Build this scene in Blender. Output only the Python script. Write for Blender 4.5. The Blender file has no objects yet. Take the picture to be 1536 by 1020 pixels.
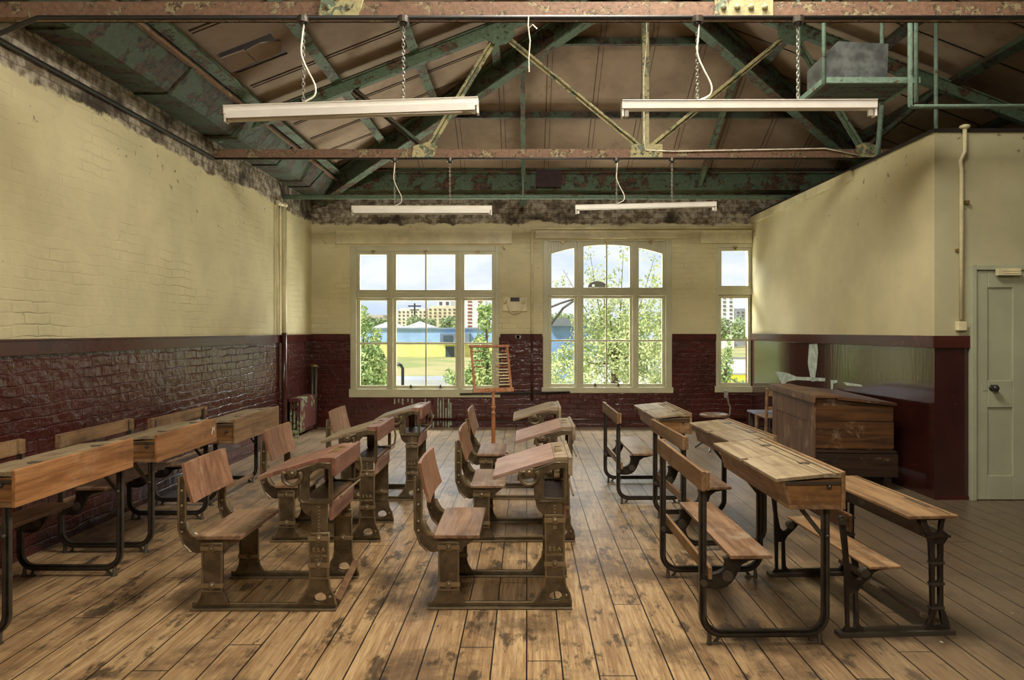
import bpy, bmesh, math, random
from mathutils import Vector, Matrix, noise
R=random.Random(7)
C=bpy.context.scene.collection
PI=math.pi
F=1024.0
# ------------------------------------------------------------------ materials
class N:
    def __init__(s,name):
        s.m=bpy.data.materials.new(name); s.m.use_nodes=True
        s.t=s.m.node_tree; s.b=s.t.nodes['Principled BSDF']
    def n(s,typ,**k):
        o=s.t.nodes.new(typ)
        for a,v in k.items():
            if a in o.inputs: o.inputs[a].default_value=v
            else: setattr(o,a,v)
        return o
    def l(s,a,b): s.t.links.new(a,b)
    def math(s,op,a,b=None,c=None,clamp=False):
        o=s.t.nodes.new('ShaderNodeMath'); o.operation=op; o.use_clamp=clamp
        for i,v in enumerate((a,b,c)):
            if v is None: continue
            if isinstance(v,(int,float)): o.inputs[i].default_value=v
            else: s.l(v,o.inputs[i])
        return o.outputs[0]
    def mix(s,f,a,b,blend='MIX'):
        o=s.t.nodes.new('ShaderNodeMix'); o.data_type='RGBA'; o.blend_type=blend; o.clamp_factor=True
        for i,v in ((0,f),(6,a),(7,b)):
            if isinstance(v,(int,float)): o.inputs[i].default_value=v
            elif isinstance(v,tuple): o.inputs[i].default_value=(*v,1) if len(v)==3 else v
            else: s.l(v,o.inputs[i])
        return o.outputs[2]
    def noise(s,vec,scale,detail=4,rough=.55,dist=0):
        o=s.n('ShaderNodeTexNoise'); o.inputs['Scale'].default_value=scale; o.inputs['Detail'].default_value=detail
        o.inputs['Roughness'].default_value=rough; o.inputs['Distortion'].default_value=dist
        s.l(vec,o.inputs['Vector']); return o.outputs['Fac']
    def ramp(s,f,lo,hi):
        o=s.n('ShaderNodeMapRange'); o.clamp=True; o.interpolation_type='SMOOTHSTEP'
        o.inputs['From Min'].default_value=lo; o.inputs['From Max'].default_value=hi
        s.l(f,o.inputs['Value']); return o.outputs[0]
    def mapping(s,vec,sc=(1,1,1),rot=(0,0,0)):
        o=s.n('ShaderNodeMapping'); o.inputs['Scale'].default_value=sc; o.inputs['Rotation'].default_value=rot
        s.l(vec,o.inputs['Vector']); return o.outputs[0]
    def pos(s): return s.n('ShaderNodeNewGeometry').outputs['Position']
    def objv(s):
        tc=s.n('ShaderNodeTexCoord'); oi=s.n('ShaderNodeObjectInfo')
        a=s.n('ShaderNodeVectorMath'); a.operation='MULTIPLY_ADD'
        s.l(oi.outputs['Random'],a.inputs[0]); a.inputs[1].default_value=(37,53,71); s.l(tc.outputs['Object'],a.inputs[2])
        return a.outputs[0]
    def bump(s,h,st,dist=.01):
        o=s.n('ShaderNodeBump'); o.inputs['Strength'].default_value=st; o.inputs['Distance'].default_value=dist
        s.l(h,o.inputs['Height']); s.l(o.outputs[0],s.b.inputs['Normal']); s.l(o.outputs[0],s.b.inputs['Coat Normal']); return o
    def base(s,c):
        if isinstance(c,tuple): s.b.inputs['Base Color'].default_value=(*c,1)
        else: s.l(c,s.b.inputs['Base Color'])
    def rough(s,r):
        if isinstance(r,(int,float)): s.b.inputs['Roughness'].default_value=r
        else: s.l(r,s.b.inputs['Roughness'])
def lin(r,g,b):
    f=lambda c:(c/255/12.92 if c/255<=.04045 else ((c/255+.055)/1.055)**2.4)
    return (f(r),f(g),f(b))
def wood(name,c1,c2,dirt,axis='y',rough=.5,dirtamt=.5):
    m=N(name); v=m.objv()
    sc={'x':(1,14,14),'y':(14,1,14),'z':(14,14,1)}[axis]
    g=m.mapping(v,sc)
    n1=m.noise(g,1.6,6,.6,.6); n2=m.noise(m.mapping(v,tuple(4*q if q>1 else 2 for q in sc)),2,4,.7)
    n3=m.noise(v,3.2,5,.65)
    c=m.mix(m.ramp(n1,.35,.65),c1,c2)
    c=m.mix(m.math('MULTIPLY',m.ramp(n2,.52,.72),.45),c,dirt)
    c=m.mix(m.math('MULTIPLY',m.ramp(n3,.5,.72),dirtamt),c,dirt)
    wp=m.ramp(m.noise(v,4.5,6,.7,.4),.54,.70); c=m.mix(m.math('MULTIPLY',wp,.38),c,lin(186,166,138))
    m.base(c); m.rough(m.math('MULTIPLY_ADD',n3,.3,rough-.15)); m.bump(n2,.25,.002)
    return m.m
def simple(name,c,rough=.6,metal=0,bump=0,var=.25,scale=12):
    m=N(name); v=m.objv(); n=m.noise(v,scale,5,.6)
    d=tuple(x*(1-var) for x in c); l=tuple(min(1,x*(1+var)) for x in c)
    m.base(m.mix(m.ramp(n,.35,.65),d,l)); m.rough(rough); m.b.inputs['Metallic'].default_value=metal
    if bump: m.bump(m.noise(v,scale*4,4,.6),bump,.003)
    return m.m
def castiron(name,c,hi,rough,metal):
    m=N(name); v=m.objv(); n=m.noise(v,14,5,.65); g=m.n('ShaderNodeNewGeometry')
    b_=m.mix(m.ramp(n,.35,.65),tuple(x*.62 for x in c),tuple(x*1.3 for x in c))
    e=m.math('MULTIPLY',m.ramp(g.outputs['Pointiness'],.525,.64),m.math('MULTIPLY_ADD',n,.8,.35),clamp=True)  # convex edges lightened: rim highlights and wear mixed into the colour
    m.base(m.mix(e,b_,hi)); m.b.inputs['Metallic'].default_value=metal; m.rough(m.math('MULTIPLY_ADD',n,.3,rough-.15)); m.bump(m.noise(v,60,4,.6),.5,.003)
    return m.m
def peel(name,paint,under,dark,amt=.5,scale=9):
    m=N(name); v=m.pos()
    a=m.noise(v,scale,7,.7,.4); b=m.noise(v,scale*.35,5,.6); d=m.noise(v,scale*3,5,.7)
    f=m.math('ADD',a,m.math('MULTIPLY',m.math('SUBTRACT',b,.5),.8))
    mk=m.ramp(f,amt,amt+.05)
    c=m.mix(m.ramp(d,.35,.7),paint,tuple(x*.62 for x in paint))
    u=m.mix(m.ramp(d,.45,.6),under,dark)
    m.base(m.mix(mk,c,u)); m.rough(.7); m.bump(m.math('ADD',m.math('MULTIPLY',mk,-.6),m.math('MULTIPLY',d,.5)),.8,.008)
    return m.m
CREAM=lin(218,207,162); MAR=lin(76,27,20)
def wall_mat(name,ax,brick=True,cream=CREAM,bare_z=3.19,maroon=MAR,mrough=.3,smear=False):
    m=N(name); p=m.pos(); sp=m.n('ShaderNodeSeparateXYZ'); m.l(p,sp.inputs[0])
    X,Y,Z=sp.outputs; cb=m.n('ShaderNodeCombineXYZ')
    m.l(Y if ax=='y' else X,cb.inputs[0]); m.l(Z,cb.inputs[1])
    u=cb.outputs[0]
    n1=m.noise(p,2.2,6,.6); n2=m.noise(p,14,3,.5); n3=m.noise(p,55,4,.6); ng=m.noise(p,.8,4,.5)
    dz=m.math('ADD',Z,m.math('MULTIPLY',m.math('SUBTRACT',m.noise(p,1.6,6,.7),.5),.32))
    bare=m.ramp(dz,bare_z-.015,bare_z+.015)
    # peeling spots concentrated near the bare zone
    spot=m.math('ADD',m.noise(p,9,6,.7),m.math('MULTIPLY',m.math('SUBTRACT',Z,2.55),.11))
    spots=m.math('MULTIPLY',m.ramp(spot,.665,.70),m.ramp(m.noise(p,1.3,3,.5),.42,.55))
    tiny=m.ramp(m.noise(p,24,3,.5),.735,.755)
    cr=m.mix(m.ramp(n1,.3,.7),tuple(x*.86 for x in cream),cream)
    cr=m.mix(m.math('MULTIPLY',m.ramp(ng,.45,.7),.35),cr,tuple(x*y for x,y in zip(cream,(.80,.76,.66))))
    cr=m.mix(m.math('MAXIMUM',spots,m.math('MULTIPLY',tiny,.6)),cr,lin(128,116,98))
    ba=m.mix(m.ramp(n2,.35,.65),lin(112,98,76),lin(178,168,148))
    ba=m.mix(m.ramp(n1,.48,.66),ba,lin(62,52,40))
    mr=m.mix(m.ramp(n1,.35,.7),maroon,tuple(x*.62 for x in maroon))
    chips=m.ramp(m.noise(p,30,3,.5),.74,.76)
    mr=m.mix(m.math('MULTIPLY',chips,.5),mr,lin(165,140,115))
    low=m.math('LESS_THAN',Z,1.40)
    c=m.mix(bare,cr,ba)
    H=m.math('MULTIPLY',n2,.5)
    if brick:
        dv=m.n('ShaderNodeVectorMath'); dv.operation='MULTIPLY_ADD'
        nz=m.n('ShaderNodeTexNoise'); nz.inputs['Scale'].default_value=5; m.l(u,nz.inputs['Vector'])
        m.l(nz.outputs['Color'],dv.inputs[0]); dv.inputs[1].default_value=(.07,.055,0); m.l(u,dv.inputs[2])
        bt=m.n('ShaderNodeTexBrick'); bt.inputs['Scale'].default_value=1; bt.inputs['Brick Width'].default_value=.235
        bt.inputs['Row Height'].default_value=.078; bt.inputs['Mortar Size'].default_value=.008; bt.inputs['Mortar Smooth'].default_value=.9
        m.l(dv.outputs[0],bt.inputs['Vector'])
        mo=bt.outputs['Fac']
        fade=m.ramp(m.noise(p,2.3,5,.65),.44,.68)
        H=m.math('ADD',H,m.math('MULTIPLY',m.math('MULTIPLY',mo,-.55),m.math('MULTIPLY_ADD',fade,.85,.15)))
        c=m.mix(m.math('MULTIPLY',m.math('MULTIPLY',mo,bare),.5),c,lin(40,34,28))
        ys=m.math('MULTIPLY',m.math('MULTIPLY',mo,fade),.05)
        c=m.mix(ys,c,lin(120,104,70))
    H=m.math('ADD',H,m.math('MULTIPLY',n1,.7))
    c=m.mix(low,c,mr)
    H=m.math('MULTIPLY',H,m.math('MULTIPLY_ADD',low,1.3,1.0))
    m.base(c)
    r=m.math('MULTIPLY_ADD',low,mrough-.62,.62); r=m.math('MAXIMUM',r,m.math('MULTIPLY',bare,.9))
    m.rough(r)
    m.l(m.math('MULTIPLY',low,.6 if brick else .9),m.b.inputs['Coat Weight']); m.b.inputs['Coat Roughness'].default_value=.1
    if smear:
        sm=m.noise(m.mapping(p,(9,9,.9)),2.4,4,.6)
        H=m.math('ADD',m.math('MULTIPLY',n3,.03),m.math('MULTIPLY',sm,.22)); m.bump(H,.35,.012)
    else: m.bump(H,.75,.014)
    return m.m
M={}
M['wall_l']=wall_mat('painted brick left','y')
M['wall_b']=wall_mat('painted brick back','x',bare_z=3.16)
M['wall_p']=wall_mat('painted plaster partition','y',brick=False,bare_z=9,mrough=.14,maroon=lin(60,28,23),smear=True)
M['wall_d']=wall_mat('painted plaster return shaded','x',brick=False,bare_z=9,cream=lin(194,188,150),mrough=.3,maroon=lin(58,28,26),smear=True)  # same cream paint as the partition, darkened to hold its weaker light
M['dado']=simple('maroon gloss timber',lin(70,31,26),.22,0,.1,.2,5)
M['cream']=simple('cream gloss paint',lin(220,210,168),.4,0,.1,.12,4)
M['frame']=simple('pale grey green window paint',lin(196,192,158),.4,0,.05,.06,4)
M['door']=simple('pale green door paint',lin(168,170,142),.42,0,.08,.06,3)
M['green']=peel('peeling green steel',lin(92,112,86),lin(98,70,46),lin(40,33,25),.53,9)
M['greend']=peel('dark peeling green steel',lin(70,84,62),lin(74,58,38),lin(27,24,19),.49,7)
M['greenp']=peel('pale green pipe paint',lin(118,142,122),lin(112,84,58),lin(70,60,46),.66,10)
M['rust']=peel('rusty red oxide chord',lin(132,100,76),lin(150,136,100),lin(78,56,40),.54,12)
M['creamsteel']=peel('flaking cream green steel',lin(182,172,124),lin(106,126,100),lin(96,72,50),.55,13)
M['black']=simple('black pipe',lin(38,34,30),.45,0,.1,.2,9)
M['iron']=castiron('dark cast iron',lin(44,38,32),lin(92,84,72),.36,.35)
M['ironb']=castiron('brown dusty cast iron',lin(92,79,59),lin(152,132,100),.38,.45)
M['ironhi']=castiron('highlit raised lettering',lin(150,130,96),lin(190,170,130),.40,.4)  # lighter iron paints the highlights on the raised letters
M['white']=simple('white batten enamel',lin(228,222,208),.35,0,0,.05,5)
M['tube']=simple('unlit glass tube',lin(206,200,184),.15,0,0,.03,5)
M['steel']=simple('galvanised chain',lin(150,145,132),.4,.6,0,.2,30)
M['galv']=simple('galvanised tank sheet',lin(112,116,112),.45,.5,.1,.35,10)
M['cord']=simple('white flex',lin(232,226,205),.5)
M['brass']=simple('dull brass',lin(150,128,84),.4,.7)
M['w_oak']=wood('worn oak',lin(156,122,84),lin(116,86,56),lin(58,44,30),'y',.45,.5)
M['w_oakx']=wood('worn oak end',lin(156,112,66),lin(114,78,44),lin(50,36,24),'x',.45,.4)
M['w_lid']=wood('bleached lid wood',lin(168,150,118),lin(132,112,84),lin(82,64,44),'y',.4,.5)
M['w_orange']=wood('orange pine board',lin(182,130,82),lin(138,92,54),lin(66,48,30),'y',.42,.45)
M['w_red']=wood('reddish mahogany',lin(150,104,86),lin(118,80,64),lin(72,46,36),'y',.36,.3)
M['w_redz']=wood('reddish mahogany upright',lin(160,116,86),lin(124,86,60),lin(74,48,34),'z',.34,.35)
M['w_tan']=wood('tan lid wood',lin(160,142,114),lin(126,108,84),lin(84,66,46),'x',.42,.4)
M['w_pink']=wood('pinkish lid wood',lin(172,142,126),lin(142,114,98),lin(96,66,54),'x',.36,.3)
M['w_seat']=wood('worn seat wood',lin(152,120,92),lin(110,82,60),lin(56,42,32),'y',.32,.5)
M['w_dark']=wood('dark brown desk wood',lin(98,64,36),lin(62,40,23),lin(34,24,16),'x',.4,.5)
M['w_darker']=wood('near black stained wood',lin(58,40,28),lin(40,28,20),lin(22,17,13),'x',.4,.4)
M['w_brown']=wood('brown panel wood',lin(118,84,54),lin(88,62,40),lin(60,42,28),'z',.45,.4)
M['w_abac']=wood('orange varnished abacus wood',lin(184,122,76),lin(150,92,52),lin(104,62,38),'z',.35,.2)
M['bead']=simple('pale wooden beads',lin(214,196,152),.4)
M['rad']=peel('rusty radiator',lin(98,44,34),lin(146,160,120),lin(110,78,52),.56,7)
M['ceil']=None
# floor
def floor_mat():
    m=N('old pine floorboards'); p=m.pos(); sp=m.n('ShaderNodeSeparateXYZ'); m.l(p,sp.inputs[0])
    cb=m.n('ShaderNodeCombineXYZ'); row=m.math('FLOOR',m.math('DIVIDE',sp.outputs[0],.158))
    m.l(m.math('ADD',sp.outputs[1],m.math('MULTIPLY',m.math('FRACT',m.math('MULTIPLY',m.math('SINE',m.math('MULTIPLY',row,12.9)),43.7)),3.1)),cb.inputs[0]); m.l(sp.outputs[0],cb.inputs[1])
    bt=m.n('ShaderNodeTexBrick'); bt.offset=0; bt.inputs['Scale'].default_value=1
    bt.inputs['Brick Width'].default_value=3.1; bt.inputs['Row Height'].default_value=.158
    bt.inputs['Mortar Size'].default_value=.0042; bt.inputs['Mortar Smooth'].default_value=.35
    bt.inputs['Color1'].default_value=(0,0,0,1); bt.inputs['Color2'].default_value=(1,1,1,1)
    m.l(cb.outputs[0],bt.inputs['Vector'])
    pid=bt.outputs['Color']; mo=bt.outputs['Fac']
    row=m.math('FLOOR',m.math('DIVIDE',sp.outputs[0],.158))
    off=m.n('ShaderNodeCombineXYZ'); m.l(m.math('MULTIPLY',row,3.7),off.inputs[1]); m.l(m.math('MULTIPLY',row,1.3),off.inputs[2])
    va=m.n('ShaderNodeVectorMath'); va.operation='ADD'; m.l(p,va.inputs[0]); m.l(off.outputs[0],va.inputs[1])
    g=m.mapping(va.outputs[0],(16,1.1,1))
    n1=m.noise(g,1.8,7,.62,1.2)
    n2=m.noise(m.mapping(va.outputs[0],(60,3,1)),1.5,5,.7)
    st=m.noise(p,1.35,7,.68,.3); st2=m.noise(m.mapping(p,(3.2,1.4,1)),2.0,7,.72); st3=m.noise(p,7,6,.7)
    c=m.mix(m.ramp(n1,.3,.7),lin(194,164,120),lin(144,112,76))
    c=m.mix(m.math('MULTIPLY',m.ramp(n2,.5,.66),.5),c,lin(92,66,42))
    c=m.mix(m.math('MULTIPLY',pid,.35),c,lin(118,88,60))
    c=m.mix(m.math('MULTIPLY',m.ramp(st,.47,.62),.8),c,lin(84,65,46))
    c=m.mix(m.math('MULTIPLY',m.ramp(st2,.53,.62),.8),c,lin(50,40,31))
    c=m.mix(m.math('MULTIPLY',m.ramp(st3,.62,.72),.35),c,lin(222,196,156))
    # right side darkened, its weaker light painted in; greyer towards the back
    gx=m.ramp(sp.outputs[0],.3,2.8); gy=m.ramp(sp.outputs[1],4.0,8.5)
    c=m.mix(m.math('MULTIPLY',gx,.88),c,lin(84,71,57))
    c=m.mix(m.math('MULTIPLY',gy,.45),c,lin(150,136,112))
    c=m.mix(mo,c,lin(26,20,15))
    m.base(c); m.rough(m.math('MULTIPLY_ADD',n2,.35,.16))
    m.bump(m.math('ADD',m.math('MULTIPLY',mo,-1.5),m.math('MULTIPLY',n2,.3)),.5,.006)
    return m.m
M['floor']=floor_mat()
def ceil_mat():
    m=N('stained ceiling board'); p=m.pos()
    n1=m.noise(p,1.1,6,.6); n2=m.noise(p,9,5,.65)
    sp=m.n('ShaderNodeSeparateXYZ'); m.l(p,sp.inputs[0])
    c=m.mix(m.ramp(n1,.35,.65),lin(162,140,114),lin(130,108,86))
    c=m.mix(m.math('MULTIPLY',m.ramp(m.noise(p,2.7,6,.7),.56,.74),.5),c,lin(96,66,44))
    c=m.mix(m.math('MULTIPLY',m.ramp(n2,.6,.75),.25),c,lin(110,84,62))
    m.base(c); m.rough(.8); m.bump(n1,.3,.02); return m.m
M['ceil']=ceil_mat()
# ------------------------------------------------------------------ mesh helpers
def fin(bm,name,mat,parent=None,bevel=0,smooth=False,coll=C):
    me=bpy.data.meshes.new(name); bmesh.ops.recalc_face_normals(bm,faces=bm.faces[:]); bm.to_mesh(me); bm.free()
    return link(me,name,mat,parent,bevel,smooth)
def link(me,name,mat,parent=None,bevel=0,smooth=False):
    o=bpy.data.objects.new(name,me); C.objects.link(o)
    me.materials.clear(); me.materials.append(M[mat] if isinstance(mat,str) else mat)
    if smooth:
        for p in me.polygons: p.use_smooth=True
    if bevel:
        b=o.modifiers.new('bevel','BEVEL'); b.width=bevel; b.segments=2; b.limit_method='ANGLE'
    if parent: o.parent=parent
    return o
def B(): return bmesh.new()
def box(bm,x0,x1,y0,y1,z0,z1,mat=None):
    vs=[bm.verts.new((x,y,z)) for x in (x0,x1) for y in (y0,y1) for z in (z0,z1)]
    if mat is not None:
        for v in vs: v.co=mat@v.co
    for f in ((0,1,3,2),(4,6,7,5),(0,4,5,1),(2,3,7,6),(0,2,6,4),(1,5,7,3)): bm.faces.new([vs[i] for i in f])
    return vs
def prism(bm,pts,y0,y1):
    """polygon in XZ extruded along Y"""
    a=[bm.verts.new((x,y0,z)) for x,z in pts]; b=[bm.verts.new((x,y1,z)) for x,z in pts]
    n=len(pts); bm.faces.new(a); bm.faces.new(b[::-1])
    for i in range(n): bm.faces.new((a[i],b[i],b[(i+1)%n],a[(i+1)%n]))
def tube(bm,pts,r,n=8,cap=True,closed=False):
    pts=[Vector(p) for p in pts]; rings=[]; up=None; L=len(pts)
    for i,p in enumerate(pts):
        if closed: t=(pts[(i+1)%L]-pts[i-1]).normalized()
        else: t=((pts[min(i+1,L-1)]-pts[max(i-1,0)])).normalized()
        if up is None:
            up=Vector((0,0,1)) if abs(t.z)<.9 else Vector((1,0,0))
        s=t.cross(up).normalized(); up=s.cross(t).normalized()
        rr=r[i] if isinstance(r,(list,tuple)) else r
        rings.append([bm.verts.new(p+s*math.cos(2*PI*k/n)*rr+up*math.sin(2*PI*k/n)*rr) for k in range(n)])
    for i in range(L if closed else L-1):
        a=rings[i]; b=rings[(i+1)%L]
        for k in range(n): bm.faces.new((a[k],a[(k+1)%n],b[(k+1)%n],b[k]))
    if cap and not closed:
        bm.faces.new(rings[0][::-1]); bm.faces.new(rings[-1])
def bar(bm,p,q,w,h,up=(0,0,1)):
    """rectangular bar from p to q, w across, h along up"""
    p=Vector(p); q=Vector(q); t=(q-p).normalized(); up=Vector(up)
    s=t.cross(up).normalized(); u=s.cross(t).normalized(); L=(q-p).length
    mt=Matrix((( *s,),( *t,),( *u,))).transposed().to_4x4(); mt.translation=p
    box(bm,-w/2,w/2,0,L,-h/2,h/2,mt)
def angle_iron(bm,p,q,w,up=(0,0,1),th=.012):
    p=Vector(p); q=Vector(q); t=(q-p).normalized(); up=Vector(up)
    s=t.cross(up).normalized(); u=s.cross(t).normalized(); L=(q-p).length
    mt=Matrix((( *s,),( *t,),( *u,))).transposed().to_4x4(); mt.translation=p
    box(bm,-w/2,w/2,0,L,w/2-th,w/2,mt); box(bm,-th/2,th/2,0,L,-w/2,w/2-th-.0005,mt)
def sphere(bm,c,r,sc=(1,1,1),u=10,v=7):
    g=bmesh.ops.create_uvsphere(bm,u_segments=u,v_segments=v,radius=r)
    for q in g['verts']: q.co=Vector((q.co.x*sc[0]+c[0],q.co.y*sc[1]+c[1],q.co.z*sc[2]+c[2]))
def cyl(bm,c,r,h,axis='z',n=16,r2=None):
    g=bmesh.ops.create_cone(bm,cap_ends=True,segments=n,radius1=r,radius2=r if r2 is None else r2,depth=h)
    m=Matrix() if axis=='z' else (Matrix.Rotation(PI/2,4,'X') if axis=='y' else Matrix.Rotation(PI/2,4,'Y'))
    for q in g['verts']: q.co=m@q.co+Vector(c)
def lathe(bm,prof,c=(0,0,0),n=20):
    rings=[[bm.verts.new((c[0]+r*math.cos(2*PI*k/n),c[1]+r*math.sin(2*PI*k/n),c[2]+z)) for k in range(n)] for r,z in prof]
    for a,b in zip(rings,rings[1:]):
        for k in range(n): bm.faces.new((a[k],a[(k+1)%n],b[(k+1)%n],b[k]))
    bm.faces.new(rings[0][::-1]); bm.faces.new(rings[-1])
def chaikin(pts,it=2):
    for _ in range(it):
        o=[]
        for i in range(len(pts)):
            a=pts[i]; b=pts[(i+1)%len(pts)]
            o+= [(a[0]*.75+b[0]*.25,a[1]*.75+b[1]*.25),(a[0]*.25+b[0]*.75,a[1]*.25+b[1]*.75)]
        pts=o
    return pts
def ell(cx,cz,rx,rz,n=16): return [(cx+rx*math.cos(2*PI*k/n),cz+rz*math.sin(2*PI*k/n)) for k in range(n)]
def plate(bm,outline,holes,y,th,bev=.002):
    cu=bpy.data.curves.new('t','CURVE'); cu.dimensions='2D'; cu.fill_mode='BOTH'; cu.extrude=th/2-bev; cu.bevel_depth=bev; cu.bevel_resolution=1; cu.offset=-bev
    for pl in [outline]+list(holes):
        s=cu.splines.new('POLY'); s.points.add(len(pl)-1); s.use_cyclic_u=True
        for i,(a,b) in enumerate(pl): s.points[i].co=(a,b,0,1)
    o=bpy.data.objects.new('t',cu); C.objects.link(o)
    dg=bpy.context.evaluated_depsgraph_get(); me=bpy.data.meshes.new_from_object(o.evaluated_get(dg))
    for v in me.vertices: x,a,b=v.co; v.co=(x,y-b,a)
    bm.from_mesh(me); bpy.data.objects.remove(o); bpy.data.curves.remove(cu); bpy.data.meshes.remove(me)
def text_me(bm,s,size,cx,cz,y,depth=.002):
    cu=bpy.data.curves.new('t','FONT'); cu.body=s; cu.size=size; cu.extrude=depth; cu.align_x='CENTER'
    o=bpy.data.objects.new('t',cu); C.objects.link(o)
    dg=bpy.context.evaluated_depsgraph_get(); me=bpy.data.meshes.new_from_object(o.evaluated_get(dg))
    for v in me.vertices: x,a,b=v.co; v.co=(x+cx,y-b,a+cz)
    bm.from_mesh(me); bpy.data.objects.remove(o); bpy.data.curves.remove(cu); bpy.data.meshes.remove(me)
def thing(name,label,cat,loc=(0,0,0),rz=0,group=None):
    o=bpy.data.objects.new(name,None); C.objects.link(o); o.location=loc; o.rotation_euler=(0,0,rz); o.empty_display_size=.05
    o['label']=label; o['category']=cat
    if group: o['group']=group
    return o
def tag(o,label,cat,group=None,kind=None):
    o['label']=label; o['category']=cat
    if group: o['group']=group
    if kind: o['kind']=kind
    return o
def struct(bm,name,mat,parent=None,**k):
    o=fin(bm,name,mat,parent,**k)
    if parent is None: o['kind']='structure'
    return o
def dup(root,loc,rz,label,group=None):
    r=root.copy(); C.objects.link(r); r.location=loc; r.rotation_euler=(0,0,rz); r['label']=label
    if group: r['group']=group
    for ch in list(root.children):
        c=ch.copy(); C.objects.link(c); c.parent=r
        for g in list(ch.children):
            d=g.copy(); C.objects.link(d); d.parent=c
    return r
def arc(cx,cz,r,a0,a1,n=8): return [(cx+r*math.cos(math.radians(a0+(a1-a0)*i/n)),cz+r*math.sin(math.radians(a0+(a1-a0)*i/n))) for i in range(n+1)]
# ------------------------------------------------------------------ room shell
XL=-3.34; YB=10.6; XR=5.88; YF=-2.2; PX0=3.62; PX1=3.50; PY=6.06; PZ=3.26
XC=1.27; SL=.39; Z0=3.70; YT2=7.29; YT1=4.04; ZR=Z0+SL*(XC-XL); KB=(ZR-Z0)/(YB-YT2)
def ux(u,Y): return (u-790)*Y/F
def vz(v,Y): return 1.5-(v-496)*Y/F
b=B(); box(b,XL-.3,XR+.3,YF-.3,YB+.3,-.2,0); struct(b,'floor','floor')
b=B(); box(b,XL-.3,XL,YF,YB+.3,0,4.0); struct(b,'wall_left','wall_l')
b=B(); box(b,XR,XR+.3,YF,YB+.3,0,4.0); struct(b,'wall_right','wall_d')
b=B(); box(b,XL-.3,XR+.3,YF-.3,YF,0,6.0); struct(b,'wall_front','wall_d')
# windows on back wall (x0,x1,z0,z1)
WIN=[(ux(525.5,YB),ux(748.5,YB),vz(595,YB),vz(369,YB)),(ux(814.5,YB),ux(1008,YB),vz(588.5,YB),vz(360,YB)),(ux(1074,YB),ux(1127.5,YB),vz(587.5,YB),vz(366,YB))]
b=B(); xs=[XL]
for w in WIN: xs+=[w[0],w[1]]
xs.append(XR)
for i in range(0,len(xs),2): box(b,xs[i],xs[i+1],YB,YB+.3,0,3.75)
for w in WIN: box(b,w[0],w[1],YB,YB+.3,0,w[2]); box(b,w[0],w[1],YB,YB+.3,w[3],3.75)
struct(b,'wall_back','wall_b')
# partition room at right
b=B()
vs=[(PX0,PY),(XR,PY),(XR,PY+.1),(PX0+.1,PY+.1),(PX1+.1,YB),(PX1,YB)]
lo=[b.verts.new((x,y,0)) for x,y in vs]; hi=[b.verts.new((x,y,PZ)) for x,y in vs]
b.faces.new(lo[::-1]); b.faces.new(hi)
sidef=[]
for i in range(6): sidef.append(b.faces.new((lo[i],lo[(i+1)%6],hi[(i+1)%6],hi[i])))
o=struct(b,'wall_partition','wall_p'); o.data.materials.append(M['wall_d'])
for p in o.data.polygons:
    if p.normal.y<-.9: p.material_index=1
b=B()
def ppt(y): return PX0+(PX1-PX0)*(y-PY)/(YB-PY)
vsx=[(PX0-.02,PY-.02),(XR,PY-.02),(XR,YB),(PX1-.02,YB)]
lo=[b.verts.new((x,y,PZ)) for x,y in vsx]; hi=[b.verts.new((x,y,PZ+.03)) for x,y in vsx]
b.faces.new(lo[::-1]); b.faces.new(hi)
for i in range(4): b.faces.new((lo[i],lo[(i+1)%4],hi[(i+1)%4],hi[i]))
o=struct(b,'trim_1','black')
b=B()   # sloping cover strip on partition top (cream moulding, back half)
y0,y1=7.5,YB
prism_pts=[]
a=[b.verts.new((ppt(y)-dx,y,z)) for y in (y0,y1) for dx,z in ((0,PZ-.1),(.025,PZ-.1),(.025,PZ+.005),(0,PZ+.005))]
for f in ((0,1,2,3),(7,6,5,4),(0,4,5,1),(1,5,6,2),(2,6,7,3),(3,7,4,0)): b.faces.new([a[i] for i in f])
struct(b,'trim_2','cream')
# dado rails
b=B(); box(b,XL,XL+.022,YF,YB,1.335,1.44); box(b,XL,XL+.032,YF,YB,1.43,1.445); struct(b,'trim_3','dado',bevel=.004)
b=B()
for x0,x1 in ((XL,WIN[0][0]-.0),(WIN[0][1]+.02,WIN[1][0]-.01),(WIN[1][1]-.0,WIN[2][0]-.0)):
    box(b,x0,x1,YB-.025,YB,1.345,1.45)
struct(b,'trim_4','dado',bevel=.005)
b=B()
y0,y1=PY-.025,YB
a=[b.verts.new((ppt(y)-dx,y,z)) for y in (y0,y1) for dx,z in ((0,1.345),(.025,1.345),(.025,1.455),(0,1.455))]
for f in ((0,1,2,3),(7,6,5,4),(0,4,5,1),(1,5,6,2),(2,6,7,3),(3,7,4,0)): b.faces.new([a[i] for i in f])
box(b,PX0-.02,3.925,PY-.028,PY,1.345,1.455)
struct(b,'trim_5','dado',bevel=.004)
b=B(); box(b,PX0,3.92,PY-.012,PY,0,.03); struct(b,'baseboard_right','dado')
b=B(); box(b,XL,XL+.03,YF,YB,0,.035); struct(b,'baseboard_left','dado')
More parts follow.
